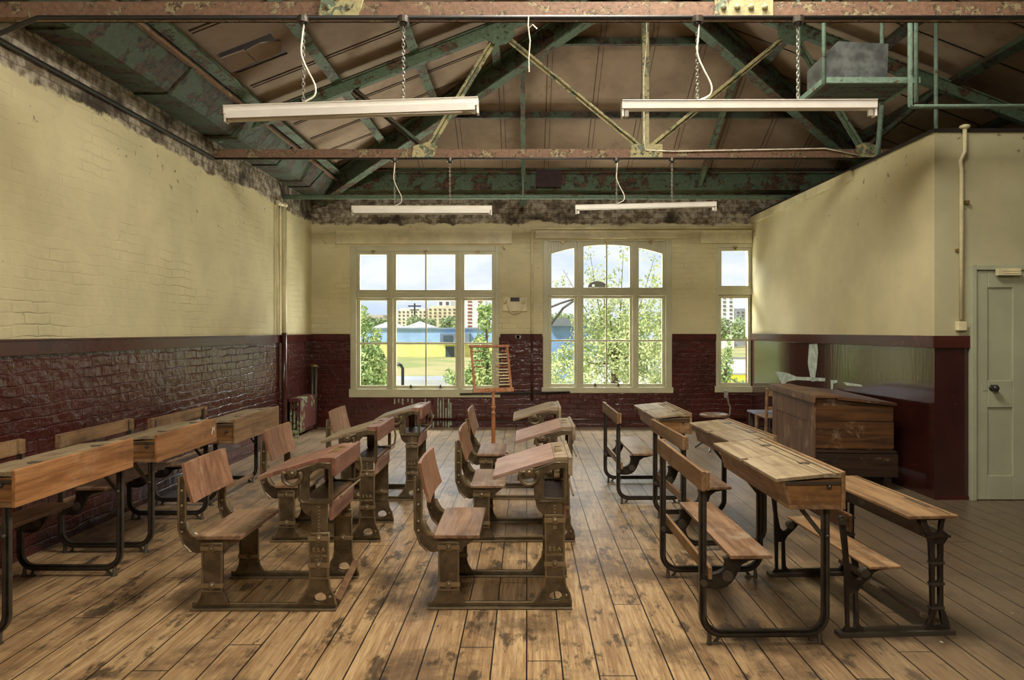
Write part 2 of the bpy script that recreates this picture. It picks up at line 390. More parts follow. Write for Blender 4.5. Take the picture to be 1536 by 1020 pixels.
# pale scraped paint marks on partition dado (flat paint, own shape)
def mark(name,pts,lab):
    bm=B()
    f=[bm.verts.new((ppt(y)-.003,y,z)) for y,z in pts]; g=[bm.verts.new((ppt(y)-.0005,y,z)) for y,z in pts]
    bm.faces.new(f); bm.faces.new(g[::-1])
    for i in range(len(f)): bm.faces.new((f[i],f[(i+1)%len(f)],g[(i+1)%len(f)],g[i]))
    o=fin(bm,name,simple('pale paint remnant',lin(176,186,168),.5)); o['kind']='structure'; return o
def pp(u,v):   # point on partition seen at (u,v)
    k=(PX1-PX0)/(YB-PY); s=(u-790)/F
    Y=(PX0-k*PY)/(s-k); return (Y,vz(v,Y))
mark('trim_6',[pp(*q) for q in ((1214,516),(1226,515),(1227,530),(1225,552),(1222,572),(1217,572),(1212,545))],'')
mark('trim_7',[pp(*q) for q in ((1163,557),(1180,559),(1195,565),(1238,567),(1238,572),(1195,570),(1182,572),(1174,578))],'')
mark('trim_8',[pp(*q) for q in ((1246,570),(1256,570),(1256,574),(1250,575),(1249,590),(1247,590))],'')
mark('trim_9',[pp(*q) for q in ((1265,573),(1292,577),(1294,580),(1270,578))],'')
bm=B()
for u,v0,v1 in ((592,598,606),(598,598,604),(604,598,607),(612,598,603),(618,598,605),(638,598,606),(640,625,640),(650,622,641),(657,597,638),(661,600,634),(665,597,640),(669,612,640),(673,598,642),(676,604,638)):
    wd=R.uniform(.008,.016); x=ux(u,YB); box(bm,x-wd,x+wd,YB-.002,YB,vz(v1,YB),vz(v0,YB))
for u,v in ((777,505),(779,505.5),(775.5,505)): cyl(bm,(ux(u,YB),YB-.026,vz(v,YB)),.028,.004,'y',9)
fin(bm,'trim_13',simple('pale drips of paint',lin(150,158,138),.5))['kind']='structure'
# ceiling
def quad_ceiling(name,pts,th=.03):
    bm=B(); a=[bm.verts.new(p) for p in pts]; c=[bm.verts.new((p[0],p[1],p[2]+th)) for p in pts]
    bm.faces.new(a); bm.faces.new(c[::-1]); n=len(a)
    for i in range(n): bm.faces.new((a[i],a[(i+1)%n],c[(i+1)%n],c[i]))
    return struct(bm,name,'ceil')
def Zl(x): return Z0+SL*(x-XL)
def Zrr(x): return Z0+SL*(XR-x)
def Zb(y): return Z0+KB*(YB-y)
# torn hole in the left slope
HX0,HX1,HY0,HY1=-2.74,-2.26,6.02,6.46
bm=B()
def sl(x,y): return (x,y,Zl(x))
hip=lambda x: YB-(x-XL)/(XC-XL)*(YB-YT2)
for poly in ([(XL-.3,YF),(XC,YF),(XC,HY0),(XL-.3,HY0)],[(XL-.3,HY0),(HX0,HY0),(HX0,HY1),(XL-.3,HY1)],[(HX1,HY0),(XC,HY0),(XC,HY1),(HX1,HY1)],
             [(XL-.3,HY1),(XC,HY1),(XC,YT2),(XL,YB),(XL-.3,YB+.3)]):
    a=[bm.verts.new(sl(*q)) for q in poly]; c=[bm.verts.new((v.co.x,v.co.y,v.co.z+.02)) for v in a]
    bm.faces.new(a); bm.faces.new(c[::-1])
struct(bm,'ceiling','ceil')
bm=B(); a=[bm.verts.new((x,y,Zl(x)+.22)) for x,y in ((HX0-.4,HY0-.4),(HX1+.4,HY0-.4),(HX1+.4,HY1+.4),(HX0-.4,HY1+.4))]; bm.faces.new(a); struct(bm,'ceiling_void','black')
quad_ceiling('ceiling_right',[(XC,YF,ZR),(XR+.3,YF,Zrr(XR+.3)),(XR+.3,YB+.3,Zrr(XR+.3)),(XR,YB,Z0),(XC,YT2,ZR)])
quad_ceiling('ceiling_back',[(XC,YT2,ZR),(XL,YB,Z0),(XL,YB+.3,Zb(YB+.3)),(XR,YB+.3,Zb(YB+.3)),(XR,YB,Z0)])
# broken flap
ft=thing('torn_ceiling_board','torn brown ceiling board sagging open beside the green gutter, dark hole behind','ceiling board',(-2.52,6.27,Zl(-2.52)-.01))
bm=B(); vv=[(-.27,-.13,-.08),(-.02,-.15,.0),(.02,.02,-.03),(-.22,.06,-.12)]
a=[bm.verts.new(q) for q in vv]; c=[bm.verts.new((q[0],q[1],q[2]+.012)) for q in vv]; bm.faces.new(a); bm.faces.new(c[::-1])
for i in range(4): bm.faces.new((a[i],a[(i+1)%4],c[(i+1)%4],c[i]))
fin(bm,'hanging_flap','ceil',ft)
bm=B(); vv=[(0,-.14,-.0),(.14,-.16,.06),(.30,-.10,.105),(.26,.02,.06),(.12,.08,.02),(.03,.05,-.02)]
a=[bm.verts.new(q) for q in vv]; c=[bm.verts.new((q[0],q[1],q[2]+.012)) for q in vv]; bm.faces.new(a); bm.faces.new(c[::-1])
for i in range(6): bm.faces.new((a[i],a[(i+1)%6],c[(i+1)%6],c[i]))
fin(bm,'board_tongue','ceil',ft)
# seam battens (surface lines of the lining)
bm=B()
y=YF+.3
while y<YB-.2:
    xe=XC if y<YT2 else XL+(YB-y)/(YB-YT2)*(XC-XL)
    if not(HY0-.02<y<HY1+.02):
        bar(bm,(XL+.6,y,Zl(XL+.6)-.004),(xe,y,Zl(xe)-.004),.012,.008)
        bar(bm,(XL+.6,y+.05,Zl(XL+.6)-.003),(xe,y+.05,Zl(xe)-.003),.006,.006)
    y+=.62
struct(bm,'ceiling_seams_left',simple('dark seam brown',lin(70,54,40),.9))  # dark joint lines between the lining boards
bm=B(); y=YF+.3
while y<YB-.2:
    xe=XC if y<YT2 else XR-(YB-y)/(YB-YT2)*(XR-XC)
    bar(bm,(XR-.1,y,Zrr(XR-.1)-.004),(xe,y,Zrr(xe)-.004),.012,.008); y+=.62
struct(bm,'ceiling_seams_right','black')
bm=B(); x=XL+.5
while x<XR-.3:
    ye=YB-(x-XL)/(XC-XL)*(YB-YT2) if x<XC else YB-(XR-x)/(XR-XC)*(YB-YT2)
    if ye<YB-.5:
        bar(bm,(x,YB-.3,Zb(YB-.3)-.003),(x,ye,Zb(ye)-.003),.010,.006)
        bar(bm,(x+.06,YB-.3,Zb(YB-.3)-.003),(x+.06,ye+.05,Zb(ye+.05)-.003),.006,.006)
    x+=.62
struct(bm,'ceiling_seams_back',simple('seam brown',lin(92,72,54),.9))
# green gutter box beams (left and back)
gt=thing('gutter_beam','long green peeling gutter beam along the top of the left wall','gutter',(XL,0,3.5))
bm=B(); prism(bm,[(0,.02),(.30,.02),(.32,.05),(.46,.20),(.50,.26),(.50,.34),(0,.30)],YF+.01,YB-.02); fin(bm,'gutter_box','greend',gt)
bm=B()
yy=YF+.5
while yy<YB-.1:
    prism(bm,[(.0,.005),(.31,.005),(.335,.04),(.475,.19),(.515,.26),(.50,.26),(.46,.20),(.32,.055),(.30,.02),(.0,.02)],yy,yy+.05); yy+=1.25
fin(bm,'gutter_joint','greend',gt)
bm=B(); box(bm,.475,.52,YF+.01,YB-.4,.235,.262); fin(bm,'rusty_lip','rust',gt)
gb=thing('gutter_beam','green gutter beam across the top of the back wall above the windows','gutter',(0,YB,3.62))
bm=B(); box(bm,XL+.45,XR-.5,-.32,-.02,.0,.24); box(bm,XL+.45,XR-.5,-.36,-.0,.24,.26); fin(bm,'gutter_box','green',gb)
bm=B(); box(bm,XL+.6,XR-.6,-.42,-.33,.28,.33); fin(bm,'timber_plate','greend',gb)
# ------------------------------------------------------------------ trusses
def truss(Y,label):
    t=thing('roof_truss',label,'roof truss',(0,Y,3.34))
    bm=B(); box(bm,XL+.0,XR-.01,-.035,.0,0,.09); box(bm,XL,XR-.01,0,.04,.0,.012); box(bm,XL,XR-.01,.03,.04,.0,.09); fin(bm,'bottom_chord','rust',t)
    def P(x,z,y=0): return (x,y,z-3.34)
    for s,(xe,ze) in ((1,(XL+.04,3.56)),(-1,(XR-.04,3.56))):
        bm=B(); bar(bm,P(xe,ze),P(XC,5.34),.07,.11); bar(bm,P(xe,ze+.06),P(XC,5.40),.12,.014); fin(bm,'rafter','green',t)
    for s in (1,-1):
        X=lambda x: XC+s*(x-XC)
        bm=B(); angle_iron(bm,P(X(-.30),4.70),P(X(-1.06),3.44),.075,(0,1,0)); fin(bm,'strut','creamsteel' if s>0 else 'green',t)
        bm=B(); angle_iron(bm,P(X(-.30),4.70,-.02),P(XC-s*.03,3.44,-.02),.06,(0,1,0)); fin(bm,'tie','creamsteel',t)
        bm=B(); angle_iron(bm,P(X(-1.87),4.10),P(X(-1.10),3.46),.06,(0,1,0)); fin(bm,'strut','greend',t)
        bm=B()
        plate(bm,[(X(-1.22),.0),(X(-.98),.0),(X(-.95),.12),(X(-1.06),.16),(X(-1.2),.12)],[],-.045,.012)
        for q in ((-1.16,.05),(-1.04,.05),(-1.1,.1)): sphere(bm,(X(q[0]),-.05,q[1]),.016,(1,.6,1))
        fin(bm,'gusset_plate','creamsteel',t)
        bm=B(); plate(bm,chaikin([(X(-.48),1.30),(X(-.40),1.22),(X(-.25),1.18),(X(-.12),1.28),(X(-.14),1.44),(X(-.3),1.44)],1),[],-.045,.012)
        for q in ((-.40,1.30),(-.3,1.27),(-.2,1.32),(-.3,1.38),(-.22,1.40)): sphere(bm,(X(q[0]),-.055,q[1]),.016,(1,.7,1))
        fin(bm,'gusset_plate','green',t)
    bm=B(); box(bm,XC-.035,XC+.035,-.012,.012,.06,2.02); box(bm,XC-.035,XC-.022,.012,.05,.06,2.02); fin(bm,'king_post','creamsteel',t)
    bm=B(); box(bm,XC-.17,XC+.17,-.052,-.038,.0,.14)
    for dx in (-.12,-.04,.04,.12): sphere(bm,(XC+dx,-.057,.05),.018,(1,.7,1))
    fin(bm,'gusset_plate','creamsteel',t)
    return t
tr2=truss(YT2,'rusty green riveted roof truss nearer the windows')
tr1=truss(YT1,'rusty red and cream truss chord crossing the very top of the view')
# hip rafters
def hipraf(x0,x1,label):
    t=thing('hip_rafter',label,'roof beam',(x0,YB,Z0))
    p=Vector((0.16 if x1>x0 else -.16,-.14,-.13)); q=Vector((x1-x0,YT2-YB,ZR-Z0-.16))
    bm=B(); bar(bm,p,q,.03,.27); fin(bm,'web','greend',t)
    d=Vector((0,0,.135))
    bm=B(); bar(bm,p-d,q-d,.13,.02); bar(bm,p+d*.92,q+d*.92,.13,.02); fin(bm,'flange','green',t)
    return t
hipraf(XL,XC,'heavy green peeling hip beam rising from the far left corner')
hipraf(XR,XC,'heavy green peeling hip beam rising from behind the partition at right')
# purlins
for x in (-2.80,-2.02,-1.2,-.38,.44):
    for s in (1,-1):
        X=XC+s*(x-XC); ye=YB-(x-XL)/(XC-XL)*(YB-YT2)-.08
        z=Zl(x)-.045
        bm=B(); L=ye-YF
        box(bm,-.035,.035,0,L,-.042,.03); box(bm,-.05,.05,0,L,-.055,-.042)
        o=fin(bm,'purlin','green' if s>0 else 'greend'); o.location=(X,YF+.01,z); o.rotation_euler=(0,(-math.atan(SL) if s>0 else math.atan(SL)),0)
        side='left' if s>0 else 'right'
        nm={-2.80:'lowest, next to the gutter edge',-2.02:'second from the eaves',-1.2:'third from the eaves',-.38:'fourth from the eaves',.44:'nearest the ridge'}[x]
        tag(o,'green steel purlin on the %s roof slope, %s'%(side,nm),'purlin','purlins under the sloping ceiling')
for yq,l in ((9.2,'lower'),(8.17,'upper')):
    f=(YB-yq)/(YB-YT2); xa=XL+f*(XC-XL)+.08; xb=XR-f*(XR-XC)-.08
    bm=B(); box(bm,xa,xb,-.03,.03,-.05,.025)
    o=fin(bm,'purlin','greend'); o.location=(0,yq,Zb(yq)-.05); tag(o,'%s dark green purlin running level across the hipped roof above the windows'%l,'purlin','purlins under the sloping ceiling')
for xj,l in ((-.05,'left'),(2.6,'right')):
    f=(xj-XL)/(XC-XL) if xj<XC else (XR-xj)/(XR-XC); ye=YB-f*(YB-YT2)+.12
    bm=B(); bar(bm,(xj,10.28,Zb(10.28)-.17),(xj,ye,Zb(ye)-.15),.06,.09)
    if xj<0: box(bm,xj-.05,xj+.05,10.2,10.3,3.38,3.85)
    o=fin(bm,'jack_rafter','green'); tag(o,'%s green jack rafter climbing the hipped roof end from the back wall'%l,'rafter','jack rafters')
# tie pipe near back
tp=thing('tie_rod','pale green tie pipe spanning the room in front of the back wall','pipe',(0,9.35,3.33))
bm=B(); tube(bm,[(XL+.01,0,0),(ppt(9.35)+.2,0,0)],.032,10); fin(bm,'pipe','greenp',tp,smooth=True)
bm=B(); tube(bm,[(-.05,0,.03),(-.05,.55,.9)],.014,8); fin(bm,'hanger_rod','greenp',tp,smooth=True)
# dark board above windows
bm=B(); box(bm,-.19,.19,-.02,.0,-.2,.2); box(bm,-.03,.02,-.024,-.02,.05,.16)
o=fin(bm,'wall_board',simple('matt maroon board',lin(52,26,28),.7),bevel=.003); o.location=(.33,10.21,3.85); tag(o,'small dark maroon square board fixed on the green gutter beam','board')
# ------------------------------------------------------------------ window builder
glass=N('window glass'); glass.b.inputs['Base Color'].default_value=(1,1,1,1); glass.b.inputs['Roughness'].default_value=0; 
mt=glass.t; tr=mt.nodes.new('ShaderNodeBsdfTransparent'); gl=mt.nodes.new('ShaderNodeBsdfGlossy'); gl.inputs['Roughness'].default_value=.02
mx=mt.nodes.new('ShaderNodeMixShader'); mx.inputs[0].default_value=.035; tr.inputs[0].default_value=(.97,.98,.97,1)
mt.links.new(tr.outputs[0],mx.inputs[1]); mt.links.new(gl.outputs[0],mx.inputs[2]); mt.links.new(mx.outputs[0],mt.nodes['Material Output'].inputs[0])
M['glass']=glass.m
def window(i,w,cols,up,lowr,rail,bars,arch=False):
    """cols: list of (x0,x1) glass openings; up,lowr=(z0,z1); rail z; bars set of cols with centre bar"""
    x0,x1,z0,z1=w
    root=bpy.data.objects.new('window_%d'%i,None); C.objects.link(root); root['kind']='structure'; root.location=((x0+x1)/2,YB+.05,z0)
    ox,oz=(x0+x1)/2,z0
    def bx(bm,a,b_,c,d,y0=-.04,y1=.05): box(bm,a-ox,b_-ox,y0,y1,c-oz,d-oz)
    bm=B()
    e=.075
    fl=cols[0][0]-.05-x0; fr=x1-cols[-1][1]-.05; ft_=z1-up[1]-.05; fb=lowr[0]-.05-z0
    bx(bm,x0,x0+fl,z0,z1,-.05,.08); bx(bm,x1-fr,x1,z0,z1,-.05,.08); bx(bm,x0+fl,x1-fr,z1-ft_,z1,-.05,.08); bx(bm,x0-.02,x1+.02,z0-.01,z0+fb,-.06,.08)
    ztm=(up[0]+lowr[1])/2
    bx(bm,x0+fl,x1-fr,ztm-.045,ztm+.045,-.05,.08)
    for (a,b1),(c,d) in zip(cols,cols[1:]): 
        m=(b1+c)/2; bx(bm,m-.03,m+.03,z0+fb,z1-ft_,-.055,.08)
    fin(bm,'window_frame','frame',root,bevel=.006)
    for k,(a,c) in enumerate(cols):
        for (g0,g1),nm in ((up,'upper_sash'),(lowr,'lower_sash')):
            bm=B(); s=.055 if nm=='upper_sash' else .05
            y0,y1=(-.03,.02) if nm=='upper_sash' else (-.01,.03)
            if arch and nm=='upper_sash':
                n=10; X=[a+(c-a)*j/n for j in range(n+1)]
                mid=(cols[0][0]+cols[-1][1])/2; hw=(cols[-1][1]-cols[0][0])/2
                zt=lambda x: g1-.14*(abs(x-mid)/hw)**2
                for j in range(n):
                    q=[(X[j],zt(X[j])),(X[j+1],zt(X[j+1])),(X[j+1],g1+s),(X[j],g1+s)]
                    prism(bm,[(p_[0]-ox,p_[1]-oz) for p_ in q],y0,y1)
            else: bx(bm,a-s,c+s,g1,g1+s,y0,y1)
            bx(bm,a-s,c+s,g0-s*1.1,g0,y0,y1); bx(bm,a-s,a,g0,g1+(s if arch and nm=='upper_sash' else 0),y0,y1); bx(bm,c,c+s,g0,g1+(s if arch and nm=='upper_sash' else 0),y0,y1)
            if k in bars: bx(bm,(a+c)/2-.012,(a+c)/2+.012,g0,g1,y0+.01,y1-.01)
            if nm=='lower_sash': bx(bm,a,c,rail-.014,rail+.014,y0-.01,y1-.01)
            sash=fin(bm,nm,'frame',root,bevel=.003)
            bm=B(); bx(bm,a-.005,c+.005,g0-.005,g1+.005,(y0+y1)/2-.002,(y0+y1)/2+.002); fin(bm,'pane','glass',root)
        bm=B(); mx_=(a+c)/2-ox
        box(bm,mx_-.03,mx_+.03,-.06,-.03,up[1]+.02-oz+.02,up[1]+.045-oz+.02); box(bm,mx_-.01,mx_+.01,-.07,-.03,up[1]-oz+.01,up[1]+.04-oz+.02)
        fin(bm,'sash_catch','brass',root)
        if k in bars:
            for q in (-.25,.25):
                bm=B(); xx=mx_+q*(c-a)*1.0; box(bm,xx-.02,xx+.02,-.04,-.01,lowr[0]-oz-.03,lowr[0]-oz-.02); box(bm,xx-.009,xx+.009,-.045,-.02,lowr[0]-oz-.02,lowr[0]-oz+.012)
                fin(bm,'sash_lift','black',root)
    return root
YW=YB+.07
U=lambda u: ux(u,YW); V=lambda v: vz(v,YW)
window(1,WIN[0],[(U(541),U(581)),(U(595),U(683.5)),(U(697),U(738))],(V(435),V(382.5)),(V(578),V(451)),V(515),{1})
window(2,WIN[1],[(U(827),U(861)),(U(875),U(944)),(U(957.5),U(992.5))],(V(431.5),V(368)),(V(575.5),V(448)),V(511),{1},True)
window(3,WIN[2],[(U(1081),U(1121))],(V(429),V(376.7)),(V(574),V(447.5)),V(510),set())
# lintels
b=B(); box(b,ux(505,YB),ux(768,YB),YB-.03,YB,vz(366,YB),vz(346,YB)); struct(b,'trim_10','cream',bevel=.004)
b=B(); box(b,ux(803,YB),ux(1025,YB),YB-.03,YB,vz(358,YB),vz(346,YB)); struct(b,'trim_11','cream',bevel=.004)
b=B(); box(b,ux(1050,YB),ux(1127,YB),YB-.03,YB,vz(365,YB),vz(346,YB)); struct(b,'trim_12','cream',bevel=.004)
# ------------------------------------------------------------------ door
dr=bpy.data.objects.new('door_1',None); C.objects.link(dr); dr['kind']='structure'; dr.location=(3.965,PY,0)
bm=B(); box(bm,-.045,0,-.05,0,0,2.08); box(bm,0,.80,-.05,0,2.035,2.08); box(bm,.77,.815,-.05,0,0,2.035); fin(bm,'door_frame','door',dr,bevel=.004)
bm=B()
box(bm,.004,.766,-.012,0,.006,2.03)
for a,c in ((.004,.11),(.33,.44),(.66,.766)): box(bm,a,c,-.028,-.012,.006,2.03)
for a,c in ((.006,.22),(.82,1.06),(1.88,2.03)): box(bm,.11,.33,-.028,-.012,a,c); box(bm,.44,.66,-.028,-.012,a,c)
fin(bm,'door_leaf','door',dr,bevel=.005)
bm=B(); sphere(bm,(.145,-.075,.995),.032); cyl(bm,(.145,-.045,.995),.012,.05,'y'); cyl(bm,(.145,-.03,.995),.028,.006,'y'); fin(bm,'door_knob','black',dr,smooth=True)
bm=B(); box(bm,.06,.10,-.032,-.028,.97,1.03); fin(bm,'keyhole_plate','door',dr)
bm=B(); box(bm,.16,.36,-.09,-.05,1.985,2.045); box(bm,.2,.36,-.094,-.09,2.0,2.01); box(bm,.2,.36,-.094,-.09,2.02,2.03); fin(bm,'door_closer','cream',dr,bevel=.003)
# ------------------------------------------------------------------ pipes & electrics
o=B(); tube(o,[(3.84,PY-.03,1.60),(3.84,PY-.03,2.92),(3.83,PY-.03,3.0),(3.87,PY-.03,3.08),(3.87,PY-.03,PZ+.02)],.018,8)
sphere(o,(3.87,PY-.03,PZ+.04),.045,(1,1,.5)); 
cd=thing('wall_conduit','cream conduit running down the wall beside the door to a switch','conduit',(0,0,0))
fin(o,'pipe','cream',cd,smooth=True)
bm=B(); box(bm,3.80,3.88,PY-.05,PY,1.50,1.58); fin(bm,'switch_box','cream',cd,bevel=.006)
bm=B(); box(bm,3.875,3.905,PY-.045,PY,2.62,2.65); box(bm,3.80,3.86,PY-.02,PY,2.2,2.225); fin(bm,'clip','brass',cd)
lp=thing('wall_pipe','vertical pipe by the left corner, cream above and dark red below','pipe',(-3.285,9.25,0))
bm=B(); tube(bm,[(0,0,1.45),(0,0,3.2)],.034,12); sphere(bm,(0,0,3.2),.05,(1,1,.7)); tube(bm,[(0,0,3.2),(-.02,-.16,3.2)],.028,8); fin(bm,'upper_pipe','cream',lp,smooth=True)
bm=B(); tube(bm,[(0,0,0),(0,0,1.47)],.036,12); fin(bm,'lower_pipe','dado',lp,smooth=True)
bm=B(); tube(bm,[(-.025,-.18,1.45),(-.025,-.18,3.2)],.016,8); sphere(bm,(-.02,-.18,3.2),.04); fin(bm,'thin_pipe','cream',lp,smooth=True)
bm=B(); tube(bm,[(XL+.02,YF+.02,3.33),(XL+.02,7.25,3.33)],.018,8)
tag(fin(bm,'wall_conduit','black',smooth=True),'black conduit running along the top of the left wall below the green gutter','conduit')
bm=B(); tube(bm,[(XL+.05,YT1-.06,3.22),(-3.1,YT1-.06,3.22),(-2.85,YT1-.06,3.325),(XR-.1,YT1-.06,3.325)],.014,8)
tag(fin(bm,'ceiling_conduit','black',smooth=True),'black conduit clipped under the truss chord nearest the camera','conduit')
bm=B(); tube(bm,[(XL+.03,YT2-.05,3.325),(ppt(YT2)+.1,YT2-.05,3.325)],.011,8)
tag(fin(bm,'ceiling_conduit','black',smooth=True),'black conduit clipped under the truss chord nearer the windows','conduit')
# back wall pipes
def pipe(name,pts,r,mat,label,cat='pipe'):
    bm=B(); tube(bm,pts,r,8); o=fin(bm,name,mat,smooth=True); return tag(o,label,cat)
y=YB-.04
pt=thing('wall_pipe','pipe rising between the two big windows and turning right along the lintel','pipe',(ux(798,y),y,0))
x_=ux(798,y)
bm=B(); tube(bm,[(0,0,1.45),(0,0,vz(346,y)),(.03,0,vz(342.5,y)),(ppt(y)-x_-.01,0,vz(341,y))],.02,8); fin(bm,'upper_pipe','cream',pt,smooth=True)
bm=B(); tube(bm,[(0,0,.42),(0,0,1.45)],.02,8); fin(bm,'lower_pipe','dado',pt,smooth=True)
pipe('wall_pipe',[(ux(690,y),y,vz(591,y)),(ux(855,y),y,vz(588,y))],.014,'black','thin dark level pipe just under the window sills behind the abacus')
pipe('floor_pipe',[(ux(640,y),y,vz(629,y)),(ux(1120,y),y,vz(629,y))],.02,'dado','dark red heating pipe running low along the back wall')
gb=thing('wall_plate','cream painted plate with black slot on the pier between windows','wall plate',(ux(772.5,YB),YB,vz(456,YB)))
bm=B(); box(bm,-.19,.19,-.03,0,-.115,.115)
fin(bm,'backing','cream',gb,bevel=.008)
bm=B(); tube(bm,[(0.11*math.cos(math.radians(a)),-.035,-.02+.13*math.sin(math.radians(a))) for a in range(180,361,20)],.012,8); 
for dx in (-.15,.13): cyl(bm,(dx,-.04,.03),.03,.02,'y')
fin(bm,'fitting','cream',gb,smooth=True)
bm=B(); box(bm,-.07,.07,-.04,-.03,.04,.1); fin(bm,'slot','black',gb)
# radiator
rd=thing('radiator','rusty maroon and pale green column radiator against the left wall','radiator',(-3.31,9.5,0))
bm=B()
ns=9
for i in range(ns):
    yy=i*.082
    box(bm,.0,.13,yy,yy+.07,.50,.555)
    box(bm,.0,.13,yy,yy+.07,.06,.115)
    for cx in (.015,.065,.115): tube(bm,[(cx,yy+.035,.10),(cx,yy+.035,.52)],.017,8)
fin(bm,'column_body','rad',rd,bevel=.008)
for yy in (.02,.66):
    bm=B(); box(bm,.01,.12,yy,yy+.03,0,.07); fin(bm,'foot','rad',rd)
bm=B(); box(bm,.135,.15,0.02,.72,.1,.545); fin(bm,'front_panel','rad',rd,bevel=.004)
vp=thing('capped_pipe','dark twin pipes with a pale cap standing above the corner radiator','pipe',(-3.26,10.38,0))
bm=B(); tube(bm,[(0,0,0),(0,0,.95)],.022,8); tube(bm,[(.055,0,0),(.055,0,.95)],.022,8); fin(bm,'pipe','iron',vp,smooth=True)
bm=B(); sphere(bm,(.027,0,.965),.06,(1,.8,.45)); fin(bm,'cap','brass',vp,smooth=True)
# ------------------------------------------------------------------ batten lights
def chain(bm,x,z0,z1,y=0):
    n=int((z1-z0)/.021)
    for i in range(n+1):
        zc=z0+(z1-z0)*(i+.5)/(n+1); pts=[]
        for k in range(8):
            a=2*PI*k/8; p=.0085*math.cos(a); q=.015*math.sin(a)
            pts.append((x+p,y,zc+q) if i%2 else (x,y+p,zc+q))
        tube(bm,pts,.0030,5,closed=True)
def batten(x0,x1,Y,z0,z1,cx,flex,label,hastube,ztop=3.33):
    L=math.hypot(x1-x0,z1-z0)
    t=thing('batten_light',label,'fluorescent light',((x0+x1)/2,Y,(z0+z1)/2),0,'hanging fluorescent battens')
    a=math.atan2(z1-z0,x1-x0); rot=Matrix.Rotation(-a,4,'Y')
    bm=B(); box(bm,-L/2,L/2,-.03,.03,0,.045,rot); box(bm,-L/2,L/2,-.034,.034,.045,.05,rot)
    fin(bm,'housing','white',t,bevel=.004)
    for s in (-1,1):
        bm=B(); box(bm,s*L/2-.012 if s>0 else -L/2,s*L/2 if s>0 else -L/2+.012,-.025,.025,-.045,0,rot); box(bm,s*(L/2-.03)-.012,s*(L/2-.03)+.012,-.012,.012,-.04,0,rot)
        fin(bm,'lamp_holder','white',t,bevel=.002)
    if hastube:
        bm=B(); p=rot@Vector((-L/2+.03,0,-.028)); q=rot@Vector((L/2-.03,0,-.028)); tube(bm,[p,q],.014,10); fin(bm,'tube','tube',t,smooth=True)
        bm=B(); box(bm,-L/2+.02,L/2-.02,-.045,-.034,-.03,.012,rot); fin(bm,'reflector','white',t)
    zc=(z0+z1)/2
    for x in cx:
        zz=z0+(z1-z0)*(x-x0)/(x1-x0)+.05-zc; bm=B(); chain(bm,x-(x0+x1)/2,zz,ztop-zc-.03); fin(bm,'chain','steel',t,smooth=True)
        bm=B(); cyl(bm,(x-(x0+x1)/2,0,ztop-zc-.02),.035,.035,n=14); sphere(bm,(x-(x0+x1)/2,0,ztop-zc-.04),.022); fin(bm,'ceiling_rose','iron',t,smooth=False)
    if flex is not None:
        xa=flex-(x0+x1)/2; zt=ztop-zc-.04; zb=.05; H=zt-zb
        pts=[(xa+.008,-.01,zt),(xa+.0,-.02,zt-H*.2),(xa-.005,-.02,zt-H*.4),(xa+.03,-.02,zt-H*.6),(xa+.075,-.02,zt-H*.8),(xa+.07,-.02,zt-H*.93),(xa+.01,-.01,zb+.002)]
        q=[]
        for i in range(len(pts)-1):
            p0=Vector(pts[max(i-1,0)]);p1=Vector(pts[i]);p2=Vector(pts[i+1]);p3=Vector(pts[min(i+2,len(pts)-1)])
            for k in range(5):
                s_=k/5; q.append(.5*((2*p1)+(p2-p0)*s_+(2*p0-5*p1+4*p2-p3)*s_**2+(3*p1-p0-3*p2+p3)*s_**3))
        q.append(Vector(pts[-1]))
        bm=B(); tube(bm,q,.005,6); fin(bm,'flex','cord',t,smooth=True)
    return t
YA=YT1-.06; YC=YT2-.06
batten(ux(338,YA),ux(718,YA),YA,vz(173,YA),vz(160,YA),(ux(455,YA),ux(605,YA)),ux(455,YA),'large white batten light with a tube, hanging at upper left near the camera',True)
batten(ux(932,YA),ux(1313,YA),YA,vz(165,YA),vz(164,YA),(ux(1046,YA),ux(1197,YA)),ux(1046,YA),'large white batten light without tube, hanging at upper right near the camera',False)
batten(ux(528,YC),ux(738,YC),YC,vz(316,YC),vz(316,YC),(ux(592,YC),ux(675,YC)),ux(592,YC),'smaller looking batten light with a tube, hanging before the left window',True)
batten(ux(863,YC),ux(1074,YC),YC,vz(315,YC),vz(310,YC),(ux(925,YC),ux(1008,YC)),ux(925,YC),'smaller looking batten light hanging before the arched window',False)
# string
bm=B(); tube(bm,[(.012,YT1-.08,3.33),(.008,YT1-.08,3.27),(.02,YT1-.085,3.18),(.012,YT1-.08,3.08),(.014,YT1-.08,3.0)],.004,5); tube(bm,[(.01,YT1-.08,3.25),(.035,YT1-.09,3.27),(.06,YT1-.09,3.245)],.004,5)
tag(fin(bm,'twine','cord'),'frayed pale twine tied round the nearest truss chord','twine')
# white cable on king post / chord
bm=B(); xk=XC-.01
tube(bm,[(xk,YT2-.03,5.2),(xk+.02,YT2-.03,4.6),(xk-.015,YT2-.03,4.2),(xk-.015,YT2-.05,3.5),(xk+.0,YT2-.065,3.41),(xk+.3,YT2-.06,3.40),(xk+1.9,YT2-.06,3.43),(xk+2.25,YT2-.06,3.36)],.007,6)
tag(fin(bm,'electric_cable','cord',smooth=True),'white cable running down the truss king post and along its chord','cable')
